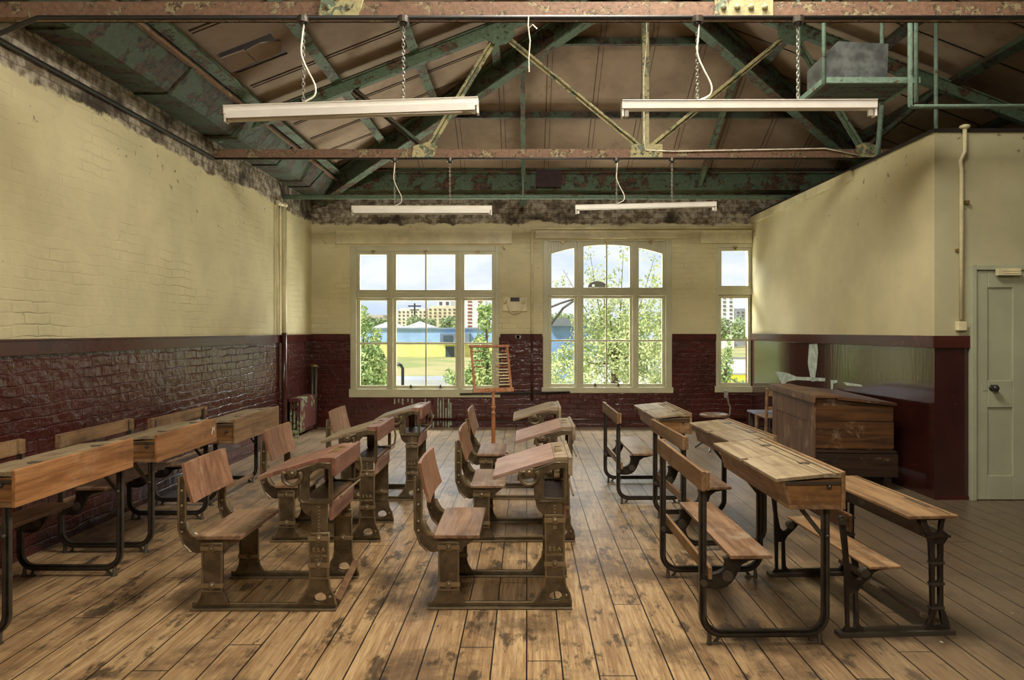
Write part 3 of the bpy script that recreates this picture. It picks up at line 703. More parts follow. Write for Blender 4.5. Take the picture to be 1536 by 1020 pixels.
# ------------------------------------------------------------------ tank on hung platform
tk=thing('hanging_platform','green boarded platform hung from the roof by green rods','platform',(0,0,3.46))
xa,xb=ux(1238,5.4),ux(1372,5.4); xc=ux(1200,5.82); xd=ux(1328,5.82)
bm=B(); 
for k in range(4):
    y0=5.4+.105*k; box(bm,xa-.0,xb-.02,y0,y0+.1,0,.02)
fin(bm,'deck','greend',tk)
bm=B(); box(bm,xa-.03,xb+.03,5.37,5.4,-.01,.035); box(bm,xa-.03,xb-.0,5.82,5.85,-.01,.035); box(bm,xa-.035,xa,5.4,5.82,-.015,.03); box(bm,xb-.02,xb+.01,5.4,5.82,-.015,.03); fin(bm,'deck_frame','greenp',tk)
for (x,y) in ((xa-.02,5.38),(xb,5.38),(xa-.03,5.86),(xb-.02,5.86)):
    zt=Zrr(x)-3.46 if x>XC else 1.5
    bm=B(); tube(bm,[(x,y,-.02 if (x,y)!=(xb,5.38) else -.16),(x,y,zt)],.017,8); fin(bm,'hanger_rod','greenp',tk,smooth=True)
bm=B(); prism(bm,[(0,0),(.52,0),(.53,.31),(.13,.33),(.0,.2)],0,.30)
t_=fin(bm,'water_tank','galv',bevel=.004); t_.location=(2.36,5.45,3.482); tag(t_,'dented grey galvanised tank standing on the hung platform','tank')
def gp(pts,r,label):
    bm=B(); tube(bm,pts,r,8); return tag(fin(bm,'service_pipe','greenp',smooth=True),label,'pipe')
gp([(ux(1365,5.2),5.2,4.85),(ux(1365,5.2),5.2,vz(160,5.2)),(ux(1372,5.2),5.2,vz(158,5.2)-.01),(XR-.1,5.2,vz(158,5.2))],.018,'green pipe dropping beside the tank then running level to the right')
gp([(ux(1405,6.0)+.09,6.16,PZ+.03),(ux(1405,6.0)+.09,6.16,4.45)],.018,'thin green rod standing on the corner of the partition')
gp([(3.60,7.0,PZ+.035),(3.62,6.95,3.9)],.026,'short green pipe rising from the partition top behind the right batten light')
# ------------------------------------------------------------------ DUAL DESK (tubular U frames)
def sweepxz(bm,pts,prof):
    """sweep profile (n,y) along XZ path"""
    P=[Vector((p[0],0,p[1])) for p in pts]; rings=[]
    for i,p in enumerate(P):
        t=(P[min(i+1,len(P)-1)]-P[max(i-1,0)]).normalized(); n=Vector((t.z,0,-t.x))
        rings.append([bm.verts.new(p+n*a+Vector((0,b,0))) for a,b in prof])
    m=len(prof)
    for a,c in zip(rings,rings[1:]):
        for k in range(m): bm.faces.new((a[k],a[(k+1)%m],c[(k+1)%m],c[k]))
    bm.faces.new(rings[0][::-1]); bm.faces.new(rings[-1])
def shift(bm,dy,n0=0):
    bm.verts.ensure_lookup_table()
    for v in bm.verts[n0:]: v.co.y+=dy
def dual(label,loc,rz=0,W=.592,L=1.0,k=1.0,lid='w_lid',front='w_oak',boardm='w_oak',railm='w_oak',fy=.06,boff=.065,seatz=.444,bx0=None,boxh=.168,footrail=False,seatw=.20,group='dual desks with built in benches'):
    t=thing('dual_desk',label,'school desk',loc,rz,group)
    H=.838*k; zb=H-boxh; r=.09
    prof=[(-.016,-.018),(.016,-.018),(.016,-.012),(.006,-.012),(.006,.012),(.016,.012),(.016,.018),(-.016,.018),(-.016,.012),(-.006,.012),(-.006,-.012),(-.016,-.012)]
    prof=[(-.017,-.010),(-.006,-.010),(-.006,-.020),(.006,-.020),(.006,-.010),(.017,-.010),(.017,.014),(-.017,.014)]
    for fyy in (0,L-2*fy):
        path=[(0,H-.02)]+[(0,.4),(0,.14)]+arc(r,.05+r,r,180,270)+[(W/2,.05)]+arc(W-r,.05+r,r,270,360)+[(W,.4),(W,zb-.001)]
        bm=B(); sweepxz(bm,path,prof)
        for sx in (.03,W-.03):
            s=1 if sx>.1 else -1
            tube(bm,[(sx,0,.065),(sx+s*.0,-.012,.0)],[.009,.013],6); tube(bm,[(sx-s*.05,0,.035),(sx-s*.03,.01,.0)],[.008,.012],6); tube(bm,[(sx-s*.06,0,.004),(sx+s*.012,0,.004)],.006,6)
        # seat bracket
        n0=len(bm.verts)
        plate(bm,chaikin([(-.01,.275*k),(.07,.262*k),(.13,.285*k),(.165,.34*k),(.19,seatz-.05),(.30,seatz-.03),(.30,seatz-.019),(.09,seatz-.019),(.11,seatz-.06),(.09,.35*k),(.02,.335*k),(-.01,.335*k)],1),[],0,.028)
        cyl(bm,(.115,-.016,.33*k),.026,.012,'y',12); cyl(bm,(.0,-.022,.30*k),.016,.016,'y',10)
        # desk brace
        bar(bm,(W-.01,0,zb-.16),(W-.13,0,zb-.01),.02,.012,(0,1,0)); sphere(bm,(W,-.022,zb-.15),.012)
        shift(bm,fyy)
        fin(bm,'frame','iron',t)
    y0,y1=-fy,L-fy
    bm=B(); box(bm,-.022,-.002,y0+.0,y1,H-.095,H); box(bm,-.002,.018,y0,y0+.045,H-.09,H-.004);box(bm,-.002,.018,y1-.045,y1,H-.09,H-.004); fin(bm,'back_rail',railm,t,bevel=.003)
    bm=B(); box(bm,.017,.035,y0+.02,y1-.03,.322*k,.38*k); fin(bm,'lower_rail',railm,t,bevel=.003)
    bm=B(); box(bm,.115,.115+seatw,y0-.0,y1,seatz-.02,seatz); fin(bm,'seat','w_seat',t,bevel=.004)
    xr=W+boff; xl=xr-.255
    # box body
    for ya in (y0,y1-.018):
        bm=B(); prism(bm,[(xl,zb),(xr-.02,zb),(xr-.02,H-.035),(xl-.035,H-.055)],ya,ya+.018); fin(bm,'end_panel','w_oakx',t)
    bm=B(); prism(bm,[(xl-.012,zb+.008),(xl+.004,zb+.008),(xl-.024,H-.05),(xl-.045,H-.05)],y0-.002,y1+.002); fin(bm,'front_board',front,t)
    bm=B(); box(bm,xl-.012,xr-.018,y0-.006,y1+.006,zb-.012,zb+.008); fin(bm,'bottom_board',front,t,bevel=.003)
    bm=B(); box(bm,xr-.02,xr,y0-.012,y1+.012,zb-.012,H); fin(bm,'rear_board',boardm,t,bevel=.004)
    xm=xr-.105; ym=(y0+y1)/2
    for a,c in ((y0-.008,ym-.003),(ym+.003,y1+.008)):
        bm=B(); pts=[(xl-.075,H-.05),(xl-.075,H-.034),(xm,H-.012),(xm,H-.030)]
        if a<ym-.1: prism(bm,pts,a,c-.045); prism(bm,[(xl-.04,H-.0475),(xl-.04,H-.031),(xm,H-.012),(xm,H-.030)],c-.045,c)
        else: prism(bm,pts,a,c)
        fin(bm,'lid',lid,t,bevel=.002)
    bm=B(); box(bm,xm+.002,xr-.055,y0-.008,y1+.008,H-.030,H-.010); box(bm,xr-.045,xr-.021,y0-.008,y1+.008,H-.030,H-.008); box(bm,xr-.055,xr-.045,y0-.008,y1+.008,H-.030,H-.016); fin(bm,'pen_ledge',lid,t)
    for q in (.25,.78):
        bm=B(); yy=y0+q*(y1-y0); box(bm,xm-.01,xm+.045,yy-.018,yy+.018,H-.011,H-.008); box(bm,xm+.01,xm+.03,yy-.04,yy-.018,H-.011,H-.007); fin(bm,'inkwell_catch','iron',t)
    bm=B(); box(bm,xl-.03,xr-.02,y0-.012,y0-.006,H-.062,H-.048) ; sphere(bm,(xr-.075,y0-.004,zb+.095),.012); fin(bm,'end_strip','iron',t)
    if 'between its two neighbours' in label:
        bm=B(); yy=y1-.06
        for q0,q1 in (((yy,H-.065),(yy-.012,H-.12)),((yy,H-.065),(yy+.02,H-.08)),((yy+.035,H-.06),(yy+.025,H-.10)),((yy+.015,H-.085),(yy+.04,H-.085))):
            bar(bm,(xr+.0008,q0[0],q0[1]),(xr+.0008,q1[0],q1[1]),.0016,.006,(1,0,0)) if False else bar(bm,(xr+.0008,q0[0],q0[1]),(xr+.0008,q1[0],q1[1]),.006,.0016,(1,0,0))
        fin(bm,'chalk_mark','cord',t)
    if footrail:
        bm=B(); box(bm,W-.06,W-.02,y0+.05,y1+.35,.062,.09); fin(bm,'foot_rail','w_oak',t)
    return t
# right column
dual('worn two-seat desk, nearest of the right-hand row, sloping lids and slatted bench back',(.843,3.27,0),math.radians(1.0),L=1.0)
dual('smaller two-seat desk with bleached lids, just behind the nearest right-hand one',(1.07,4.66,0),math.radians(3),W=.56,L=.92,k=.94)
dual('two-seat desk at the far end of the right-hand row near the arched window',(.795,5.92,0),math.radians(1.2),W=.56,L=.95,k=.945)
# left column
dual('two-seat desk with tall orange board cut off at the left edge',(-3.10,3.27,0),math.radians(0),W=.61,L=.95,boardm='w_orange',lid='w_lid',fy=.02)
dual('two-seat desk with orange board by the left wall, between its two neighbours',(-3.15,4.62,0),math.radians(.5),W=.605,L=.87,k=.955,boardm='w_orange',fy=.03,boxh=.175)
dual('small pale two-seat desk by the left wall, farthest back of its row near the radiator',(-3.20,5.86,0),math.radians(0),W=.53,L=1.0,k=.895,boardm='w_oak',boff=.20,boxh=.2,seatz=.36,footrail=True,seatw=.24)
# ------------------------------------------------------------------ CAST DESK (E)
E=thing('cast_iron_bench_desk','low narrow two-seat desk with pierced cast iron ends, rightmost of all desks','school desk',(1.534,3.356,0),math.radians(3.4))
rear=[(.018,.024),(.036,.045),(.03,.243),(.027,.37),(.009,.51),(-.003,.575),(.006,.59),(.02,.59),(.027,.577),(.039,.486),(.048,.37),(.063,.297),(.080,.277),(.104,.28),(.117,.30),(.118,.335),(.266,.335),(.262,.326),(.203,.322),(.176,.312),(.153,.285),(.108,.243),(.093,.216),(.095,.153),(.099,.063),(.126,.024)]
rh=[(.051,.21),(.051,.04),(.078,.04),(.075,.21)]
post=[(.432,.024),(.459,.072),(.468,.126),(.464,.333),(.457,.45),(.446,.486),(.405,.578),(.54,.578),(.527,.513),(.554,.492),(.554,.476),(.53,.44),(.528,.3),(.53,.126),(.554,.072),(.565,.024)]
ph=[[(.486,.445),(.486,.37),(.507,.37),(.507,.445)],[(.486,.333),(.486,.261),(.507,.261),(.507,.333)],[(.486,.232),(.486,.144),(.507,.144),(.507,.232)],
    [(.475,.04),(.495,.115),(.512,.115),(.527,.04)],[(.442,.563),(.515,.563),(.508,.502),(.466,.502)]]
for yy in (0,.82):
    bm=B(); plate(bm,rear,[rh],0,.022); 
    plate(bm,post,ph,0,.022)
    box(bm,-.008,.578,-.03,.03,0,.022); box(bm,.12,.44,-.008,.008,.022,.042)
    cyl(bm,(.127,-.0,.31),.022,.036,'y',12); cyl(bm,(.012,-.012,.565),.016,.02,'y',12)
    for z in (.352,.248,.130,.487): box(bm,.462,.532,-.016,.016,z-.006,z+.006)
    shift(bm,yy); fin(bm,'side_frame','iron',E)
bm=B(); box(bm,.324,.578,-.05,.87,.58,.597); fin(bm,'desk_top','w_oak',E,bevel=.004)
bm=B(); box(bm,.52,.535,.1,.3,.597,.599); box(bm,.545,.55,-.03,.85,.597,.599); fin(bm,'hinge','iron',E)
bm=B(); box(bm,.43,.56,-.02,.84,.478,.49); prism(bm,[(.395,.575),(.41,.575),(.44,.49),(.425,.49)],.01,.81); fin(bm,'book_shelf','w_darker',E)
bm=B(); box(bm,.135,.295,-.04,.87,.336,.351); fin(bm,'seat','w_oak',E,bevel=.004)
bm=B(); box(bm,.034,.052,-.04,.86,.515,.605); fin(bm,'back_rail','w_dark',E,bevel=.006)
bm=B(); bar(bm,(.47,.0,.075),(.47,.80,.075),.10,.018,(.35,0,1)); fin(bm,'foot_rest','w_darker',E)
# ------------------------------------------------------------------ SINGLE CAST DESK
def single(label,loc,cas,lid,ledge,foot,num,rz=0):
    t=thing('single_desk',label,'school desk',loc,rz,'single cast iron desks with tip up lids')
    S=.48
    for yy in (0,S):
        near=yy==0
        bm=B(); box(bm,0,.78,-.026,.02,0,.012); box(bm,.0,.78,.002,.012,.012,.036); box(bm,.03,.76,-.004,.018,.03,.036); shift(bm,yy); fin(bm,'base_rail','ironb',t,bevel=.003)
        bm=B(); plate(bm,[(.025,.03),(.05,.07),(.062,.12),(.062,.36),(.168,.36),(.168,.12),(.178,.075),(.205,.03)],[],0,.026)
        plate(bm,[(.058,.10),(.058,.364),(.172,.364),(.172,.10)],[[(.070,.112),(.160,.112),(.160,.352),(.070,.352)]],-.012,.012)
        for z in (.335,.135):
            box(bm,.054,.176,-.022,-.005,z-.011,z+.011); sphere(bm,(.115,-.024,z),.014,(1,.8,1)); cyl(bm,(.115,-.018,z),.02,.012,'y',12)
        shift(bm,yy); fin(bm,'seat_pedestal','ironb',t)
        bm=B(); plate(bm,chaikin([(-.068,.72),(-.034,.72),(-.034,.56),(-.03,.44),(.0,.40),(.05,.384),(.27,.384),(.24,.36),(.20,.335),(.18,.30),(.165,.31),(.065,.31),(.02,.30),(-.035,.345),(-.068,.42)],1),[],.0,.012)
        tube(bm,[(-.068,-.004,.715),(-.07,-.004,.56),(-.068,-.004,.43),(-.04,-.004,.35),(.0,-.004,.31)],.007,6)
        tube(bm,[(-.032,-.004,.70),(-.032,-.004,.47),(-.02,-.004,.43),(.0,-.004,.395)],.006,6)
        tube(bm,[(-.024,0,.475),(-.016,0,.44),(.008,0,.405),(.04,0,.392)],[.012,.018,.018,.010],8)
        for z in (.64,.56,.47,.42): sphere(bm,(-.050,-.008,z),.009)
        for z in (.372,.355,.338): sphere(bm,(.115,-.008,z),.006)
        shift(bm,yy); fin(bm,'seat_arm','ironb',t)
        bm=B(); plate(bm,[(.563,.03),(.60,.075),(.625,.12),(.637,.18),(.637,cas),(.737,cas),(.737,.18),(.745,.12),(.768,.075),(.778,.03)],[chaikin([(.655,.05),(.66,.085),(.70,.10),(.722,.085),(.728,.06),(.70,.043)],2)],0,.026)
        plate(bm,[(.633,.17),(.633,cas+.003),(.741,cas+.003),(.741,.17)],[[(.645,.18),(.729,.18),(.729,cas-.01),(.645,cas-.01)]],-.012,.010)
        tube(bm,[(.565,-.012,.035),(.602,-.012,.08),(.628,-.012,.125),(.637,-.012,.18)],.005,6); tube(bm,[(.778,-.012,.035),(.768,-.012,.08),(.746,-.012,.125),(.739,-.012,.18)],.005,6)
        for z in (cas-.028,.245):
            box(bm,.630,.744,-.022,-.005,z-.011,z+.011); sphere(bm,(.687,-.024,z),.014,(1,.8,1)); cyl(bm,(.687,-.018,z),.02,.012,'y',12)
        sphere(bm,(.748,-.018,.075),.010)
        shift(bm,yy); dp=fin(bm,'desk_pedestal','ironb',t)
        if near:
            bm=B(); text_me(bm,'E S A',.031,.687,.316,-.0145); text_me(bm,'LONDON',.0185,.687,.288,-.0145)
            if num=='No7': text_me(bm,'Nº7',.022,.687,.266,-.0135)
            elif num: text_me(bm,num,.026,.687,cas-.075,-.0135)
            fin(bm,'lettering','ironhi',dp)
        bm=B(); plate(bm,[(.645,cas-.02),(.645,.58),(.729,.58),(.729,cas-.02)],[],0.001,.016)
        for j in range(int((.56-cas)/.018)+1):
            if cas+.012+.018*j<.57: box(bm,.680,.694,-.012,-.006,cas+.008+.018*j,cas+.018+.018*j)
        plate(bm,chaikin([(.578,.60),(.590,.535),(.635,.50),(.65,.50),(.65,.60)],1),[],0,.014)
        plate(bm,[(.578,.595),(.59,.577),(.757,.575),(.757,.79),(.685,.792),(.60,.762),(.485,.722),(.485,.69),(.578,.708)],[[(.632,.604),(.640,.598),(.728,.598),(.736,.604),(.736,.757),(.69,.760),(.655,.745),(.632,.720)]],0,.02)
        plate(bm,[(.574,.60),(.588,.573),(.761,.571),(.761,.79),(.749,.79),(.749,.584),(.60,.584),(.588,.60),(.588,.70),(.574,.70)],[],-.012,.01)
        shift(bm,yy); br=fin(bm,'desk_bracket','ironb',t)
        bm=B(); tube(bm,[(.547+.048*math.cos(math.radians(a)),-.028,.722+.046*math.sin(math.radians(a))) for a in range(150,391,15)],.0115,8)
        sphere(bm,(.547,-.024,.737),.013); cyl(bm,(.547,-.014,.737),.021,.018,'y',14)
        shift(bm,yy if near else yy+.05); fin(bm,'quadrant','ironb',br)
    bm=B(); pts=[]
    def sx(j): return 0
    # curved backrest of two boards
    for (a,c) in ((-.012,S/2-.001),(S/2+.001,S+.012)):
        n=6; sec=[]
        for j in range(n+1):
            f=j/n; z=.575+.21*f; x=.008-.052*f-.005*math.sin(PI*f); sec.append((x,z))
        pl=[(x-.008,z) for x,z in sec]+[(x+.008,z) for x,z in sec[::-1]]
        for u in range(4):
            ya=a+(c-a)*u/4; yb_=a+(c-a)*(u+1)/4; prism(bm,pl,ya,yb_)
    bmesh.ops.remove_doubles(bm,verts=bm.verts[:],dist=.0004)
    for v in bm.verts: v.co.x-=.010*(1-((v.co.y-S/2)/(S/2))**2)
    fin(bm,'backrest','w_redz',t)
    bm=B(); vs=box(bm,.035,.283,-.035,S+.045,.385,.410)
    fin(bm,'seat','w_seat',t,bevel=.006)
    bm=B(); prism(bm,[(.355,.694),(.352,.716),(.682,.816),(.685,.792)],-.005,S+.012)
    l=fin(bm,'lid',lid,t,bevel=.003)
    bm=B(); prism(bm,[(.684,.792),(.684,.815),(.757,.818),(.757,.79)],-.005,S+.012); fin(bm,'pen_ledge',ledge,t)
    bm=B(); box(bm,.757,.781,-.03,S+.035,.722,.824); fin(bm,'rear_board',ledge,t,bevel=.005)
    bm=B(); box(bm,.735,.751,.012,S-.012,.475,.575); fin(bm,'modesty_board','w_red',t,bevel=.003)
    bm=B(); box(bm,.585,.75,.0,S-.012,.580,.590); fin(bm,'book_shelf','w_dark',t)
    bm=B(); yc=S*.5; box(bm,.700,.735,yc-.06,yc+.03,.817,.8195); box(bm,.69,.70,yc-.1,yc+.1,.817,.819); cyl(bm,(.718,yc+.10,.819),.017,.004,n=16); fin(bm,'inkwell_cover','brass',t)
    bm=B(); tube(bm,[(.79,S-.02,.74),(.80,S-.02,.68),(.79,S-.02,.62),(.76,S-.02,.60),(.70,S-.02,.598)],.008,6); tube(bm,[(.79,.04,.60),(.79,S-.02,.60)],.006,6); fin(bm,'slate_rack','ironb',t)
    if foot:
        bm=B(); bar(bm,(.775,.02,.045),(.765,S-.02,.10),.038,.014,(.5,0,1)); sphere(bm,(.76,S,.10),.018); sphere(bm,(.76,0,.10),.016); fin(bm,'foot_rest','w_brown',t)
    return t
single('single desk with red tip-up lid, nearest one of the left pair of iron desk rows',(-1.80,3.67,0),.415,'w_red','w_red',True,'No7')
p2=single('single iron desk with tan lid and red edge, second in the left single row',(-1.82,4.86,0),.507,'w_tan','w_red',False,'')
p2=single('single iron desk with white paper-like patch, farthest back of the left single row',(-1.70,6.04,0),.507,'w_tan','w_red',False,'')
single('single desk with pinkish lid, nearest one in the middle row',(-.535,3.69,0),.507,'w_pink','w_tan',False,'III')
p3=single('single desk with smooth pinkish brown lid, second in the middle row',(-.435,4.86,0),.507,'w_pink','w_tan',False,'')
single('single desk with greyish tan lid, farthest back of the middle row before the abacus',(-.475,6.08,0),.507,'w_tan','w_tan',False,'')
# paper on A3 ledge
bm=B(); box(bm,-.03,.03,-.12,.12,0,.0015); o=thing('label_card','','card'); cd_=fin(bm,'card',simple('white card',lin(216,212,206),.6),o)
bm=B(); bar(bm,(-.02,-.09,.002),(.012,-.07,.002),.008,.001); bar(bm,(-.018,-.06,.002),(-.005,.02,.002),.007,.001); bar(bm,(.0,.04,.002),(.018,.08,.002),.010,.001); fin(bm,'dark_mark','black',o)
o.location=(-1.70+.72,6.04+.14,.8185); tag(o,'white card lying on the ledge of the farthest left single desk','card')
# ------------------------------------------------------------------ TEACHER DESK
T=thing('teachers_desk','tall dark wooden teacher desk with sloping top against the partition','desk',(2.72,6.45,0),-math.radians(4.2))
W_,D_=.72,1.38
for ya in (.012,D_-.03):
    bm=B(); prism(bm,[(0.02,.38),(W_,.38),(W_,.80),(.24,.865),(.02,.865)],ya,ya+.018); fin(bm,'end_panel','w_dark',T)
bm=B(); box(bm,.0,W_+.005,.004,.014,.39,.640); box(bm,.0,W_,.004,.014,.648,.79); fin(bm,'end_boards','w_dark',T,bevel=.003)
bm=B(); prism(bm,[(.20,.852),(.20,.880),(W_+.02,.822),(W_+.02,.797)],-.03,D_+.03); fin(bm,'sloping_lid','w_dark',T,bevel=.003)
bm=B(); box(bm,-.03,.21,-.03,D_+.03,.865,.892); box(bm,-.03,.0,-.03,D_+.03,.82,.87); fin(bm,'top_shelf','w_brown',T,bevel=.005)
bm=B(); box(bm,-.005,.012,.0,.14,.14,.865); box(bm,-.005,.012,D_-.16,D_,.14,.865); box(bm,-.005,.012,.14,D_-.16,.62,.865); box(bm,-.005,.012,.14,D_-.16,.14,.2)
fin(bm,'face_frame','w_brown',T,bevel=.003)
bm=B()
for k in range(5):
    y0=.145+k*.215; box(bm,.003,.015,y0,y0+.208,.2,.62)
fin(bm,'panelled_door','w_brown',T,bevel=.004)
bm=B(); box(bm,.015,W_,.03,D_-.03,.14,.38); fin(bm,'cupboard_body','w_darker',T)
bm=B(); box(bm,.01,W_+.03,-.03,.03,.13,.345); box(bm,.01,W_+.02,-.025,.03,.35,.375); fin(bm,'base_box','w_darker',T,bevel=.004)
for x,y in ((.05,.02),(W_-.06,.02),(.05,D_-.06),(W_-.06,D_-.06)):
    bm=B(); box(bm,x,x+.05,y,y+.05,0,.14); fin(bm,'leg','w_darker',T)
# ------------------------------------------------------------------ WOOD CHAIR
ch=thing('wooden_chair','light wooden ladder-back chair behind the tall teacher desk','chair',(2.93,8.35,0))
for x in (0,.36):
    bm=B(); tube(bm,[(x,.02,0),(x,.0,.42),(x,-.03,.80)],.02,8); fin(bm,'back_post','w_oak',ch)
    bm=B(); tube(bm,[(x,.36,0),(x,.36,.43)],.018,8); fin(bm,'leg','w_oak',ch)
bm=B(); box(bm,0,.36,-.03,-.01,.70,.76); fin(bm,'top_rail','w_oak',ch)
bm=B(); box(bm,0,.36,-.02,.0,.53,.57); fin(bm,'mid_rail','w_oak',ch)
bm=B(); box(bm,-.01,.37,.01,.38,.42,.44); fin(bm,'seat','w_oak',ch,bevel=.006)
bm=B(); box(bm,0,.36,.0,.02,.2,.22); box(bm,0,.36,.35,.37,.2,.22); fin(bm,'stretcher','w_oak',ch)
st=thing('low_stool','low dark stool with grey seat in the far right corner behind the wooden chair','stool',(3.01,9.0,0))
bm=B(); box(bm,0,.36,0,.34,.39,.42); fin(bm,'seat',simple('grey blue seat',lin(112,112,118),.5),st,bevel=.012)
for x,y in ((.02,.02),(.30,.02),(.02,.28),(.30,.28)):
    bm=B(); box(bm,x,x+.04,y,y+.04,0,.39); fin(bm,'leg','iron',st)
bm=B(); box(bm,.03,.33,.03,.05,.16,.18); fin(bm,'stretcher','iron',st)
# swivel stool
sw=thing('swivel_chair','round-seated swivel chair with small metal back plate, right of the far desks','chair',(2.36,8.6,0))
bm=B(); lathe(bm,[(.02,.415),(.15,.418),(.178,.43),(.18,.445),(.165,.455),(.05,.45)],n=28); fin(bm,'seat','w_seat',sw,smooth=True)
bm=B(); tube(bm,[(0,0,.06),(0,0,.42)],.018,10); fin(bm,'column','iron',sw)
for k in range(4):
    a=PI/4+k*PI/2+.3; bm=B(); tube(bm,[(0,0,.14),(.12*math.cos(a),.12*math.sin(a),.10),(.24*math.cos(a),.24*math.sin(a),.012)],.012,8); fin(bm,'leg','iron',sw)
bm=B(); tube(bm,[(.05,0,.41),(.17,0,.41),(.20,0,.45),(.205,0,.54),(.18,0,.60),(.17,0,.68)],.010,8); fin(bm,'back_spring','steel',sw,smooth=True)
bm=B(); box(bm,.145,.16,-.07,.07,.65,.75); fin(bm,'back_plate','steel',sw,bevel=.004)
# ------------------------------------------------------------------ ABACUS
ab=thing('abacus_stand','tall orange wooden abacus frame on a turned pole before the windows','abacus',(-.40,8.2,0))
bm=B(); lathe(bm,[(.02,.03),(.022,.10),(.026,.30),(.024,.45),(.019,.50),(.026,.505),(.026,.515),(.018,.52),(.018,.56),(.028,.57),(.028,.59),(.018,.595),(.028,.61),(.018,.625),(.019,.76)],n=16); fin(bm,'turned_pole','w_abac',ab,smooth=True)
bm=B(); 
for k in range(3):
    a=k*2*PI/3+.5; tube(bm,[(0,0,.06),(.2*math.cos(a),.2*math.sin(a),.015)],[.018,.013],8)
fin(bm,'tripod_foot','w_abac',ab)
rt=Matrix.Translation((0,0,.76))@Matrix.Rotation(math.radians(20),4,'Z')@Matrix.Rotation(math.radians(-17),4,'X')
fw,fh=.243,.56
bm=B(); box(bm,-fw,-fw+.028,-.012,.014,.04,fh,rt); box(bm,fw-.028,fw,-.012,.014,.04,fh,rt); box(bm,-fw-.012,fw+.012,-.014,.016,fh,fh+.03,rt); box(bm,-fw-.01,fw+.015,-.02,.02,0,.05,rt); fr=fin(bm,'frame','w_abac',ab,bevel=.004)
for k in range(12):
    z=.09+k*.038
    bm=B(); tube(bm,[rt@Vector((-fw+.02,0,z)),rt@Vector((fw-.02,0,z))],.0018,5)
    wi=fin(bm,'wire','steel',fr)
    n=[7,6,6,8,7,8,8,8,4,7,8,3][k]
    bm=B()
    for j in range(n):
        lathe_c=rt@Vector((fw-.038-j*.02,0,z)); sphere(bm,lathe_c,.0105,(.95,1,1),8,6)
    if k in (6,8,11):
        for j in range(6): sphere(bm,rt@Vector((-fw+.04+j*.02,0,z)),.0105,(.95,1,1),8,6)
    o=fin(bm,'bead_row','bead' if k not in (6,8,11) else 'w_abac',fr,smooth=True)
# ------------------------------------------------------------------ floor debris
bm=B()
for i in range(260):
    x=R.uniform(XL+.05,3.5); y=R.uniform(3.2,10.2)
    if R.random()<.4: x=XL+.05+abs(R.gauss(0,.25))
    s=R.uniform(.003,.010); a=R.uniform(0,PI)
    pts=[(x+s*R.uniform(.5,1.2)*math.cos(a+k*PI/2.5),y+s*R.uniform(.5,1.2)*math.sin(a+k*PI/2.5)) for k in range(5)]
    lo=[bm.verts.new((p[0],p[1],.0005)) for p in pts]; hi=[bm.verts.new((p[0],p[1],.002)) for p in pts]
    bm.faces.new(hi); bm.faces.new(lo[::-1])
    for k in range(5): bm.faces.new((lo[k],lo[(k+1)%5],hi[(k+1)%5],hi[k]))
tag(fin(bm,'paint_flakes',simple('paint flakes',lin(176,170,140),.6)),'pale paint flakes scattered over the floorboards','debris',kind='stuff')
# ------------------------------------------------------------------ OUTSIDE
GZ=-3.7
def ext(name,c,r=.8): return simple(name,c,r,0,0,.12,.4)  # outdoor base colours are lightened in place of haze
bm=B(); box(bm,-260,300,13,420,GZ-.3,GZ); 
gm=N('dry sports field'); p=gm.pos(); gm.base(gm.mix(gm.ramp(gm.noise(p,.08,6,.6),.4,.6),lin(206,192,132),lin(168,176,104))); gm.rough(.9)
o=fin(bm,'ground',gm.m); o['kind']='structure'
YS=135
hall=thing('sports_hall','long blue and yellow hall beyond the dry field, seen through left window','building',(ux(640,YS),YS,GZ))
hx0,hx1=-46-ux(640,YS),11-ux(640,YS)
zt=vz(494,YS)-GZ; zm=vz(513,YS)-GZ
bm=B(); box(bm,hx0,hx1,0,30,zm,zt); fin(bm,'upper_wall',ext('hall blue',lin(160,192,230)),hall)
bm=B(); box(bm,hx0,hx1,.5,30,0,zm); fin(bm,'lower_wall',ext('hall yellow',lin(238,228,140)),hall)
bm=B(); box(bm,hx0-.5,hx1+.5,-.6,30,zt,zt+.35); fin(bm,'roof_edge',ext('hall grey',lin(130,146,160)),hall)
bm=B(); box(bm,ux(663,YS)-ux(640,YS),ux(706,YS)-ux(640,YS),-3,0,vz(515,YS)-GZ,vz(500,YS)-GZ); fin(bm,'entrance_canopy',ext('canopy grey',lin(120,136,152)),hall)
bm=B(); box(bm,ux(668,YS)-ux(640,YS),ux(681,YS)-ux(640,YS),-3.3,-3,vz(512,YS)-GZ,vz(503,YS)-GZ)
box(bm,ux(668,YS)-ux(640,YS),ux(681,YS)-ux(640,YS),.2,.5,0,vz(520,YS)-GZ); fin(bm,'dark_glazing',ext('dark glazing',lin(70,84,94),.3),hall)
for u in (557,609):
    bm=B(); x=ux(u,YS)-ux(640,YS)
    g=bmesh.ops.create_cone(bm,cap_ends=True,segments=4,radius1=4.6,radius2=.2,depth=1.6)
    for v in g['verts']: v.co=Vector((v.co.x+x,v.co.y+18,v.co.z+zt+1.0))
    fin(bm,'roof_peak',ext('roof white',lin(236,236,232)),hall)
YD=260
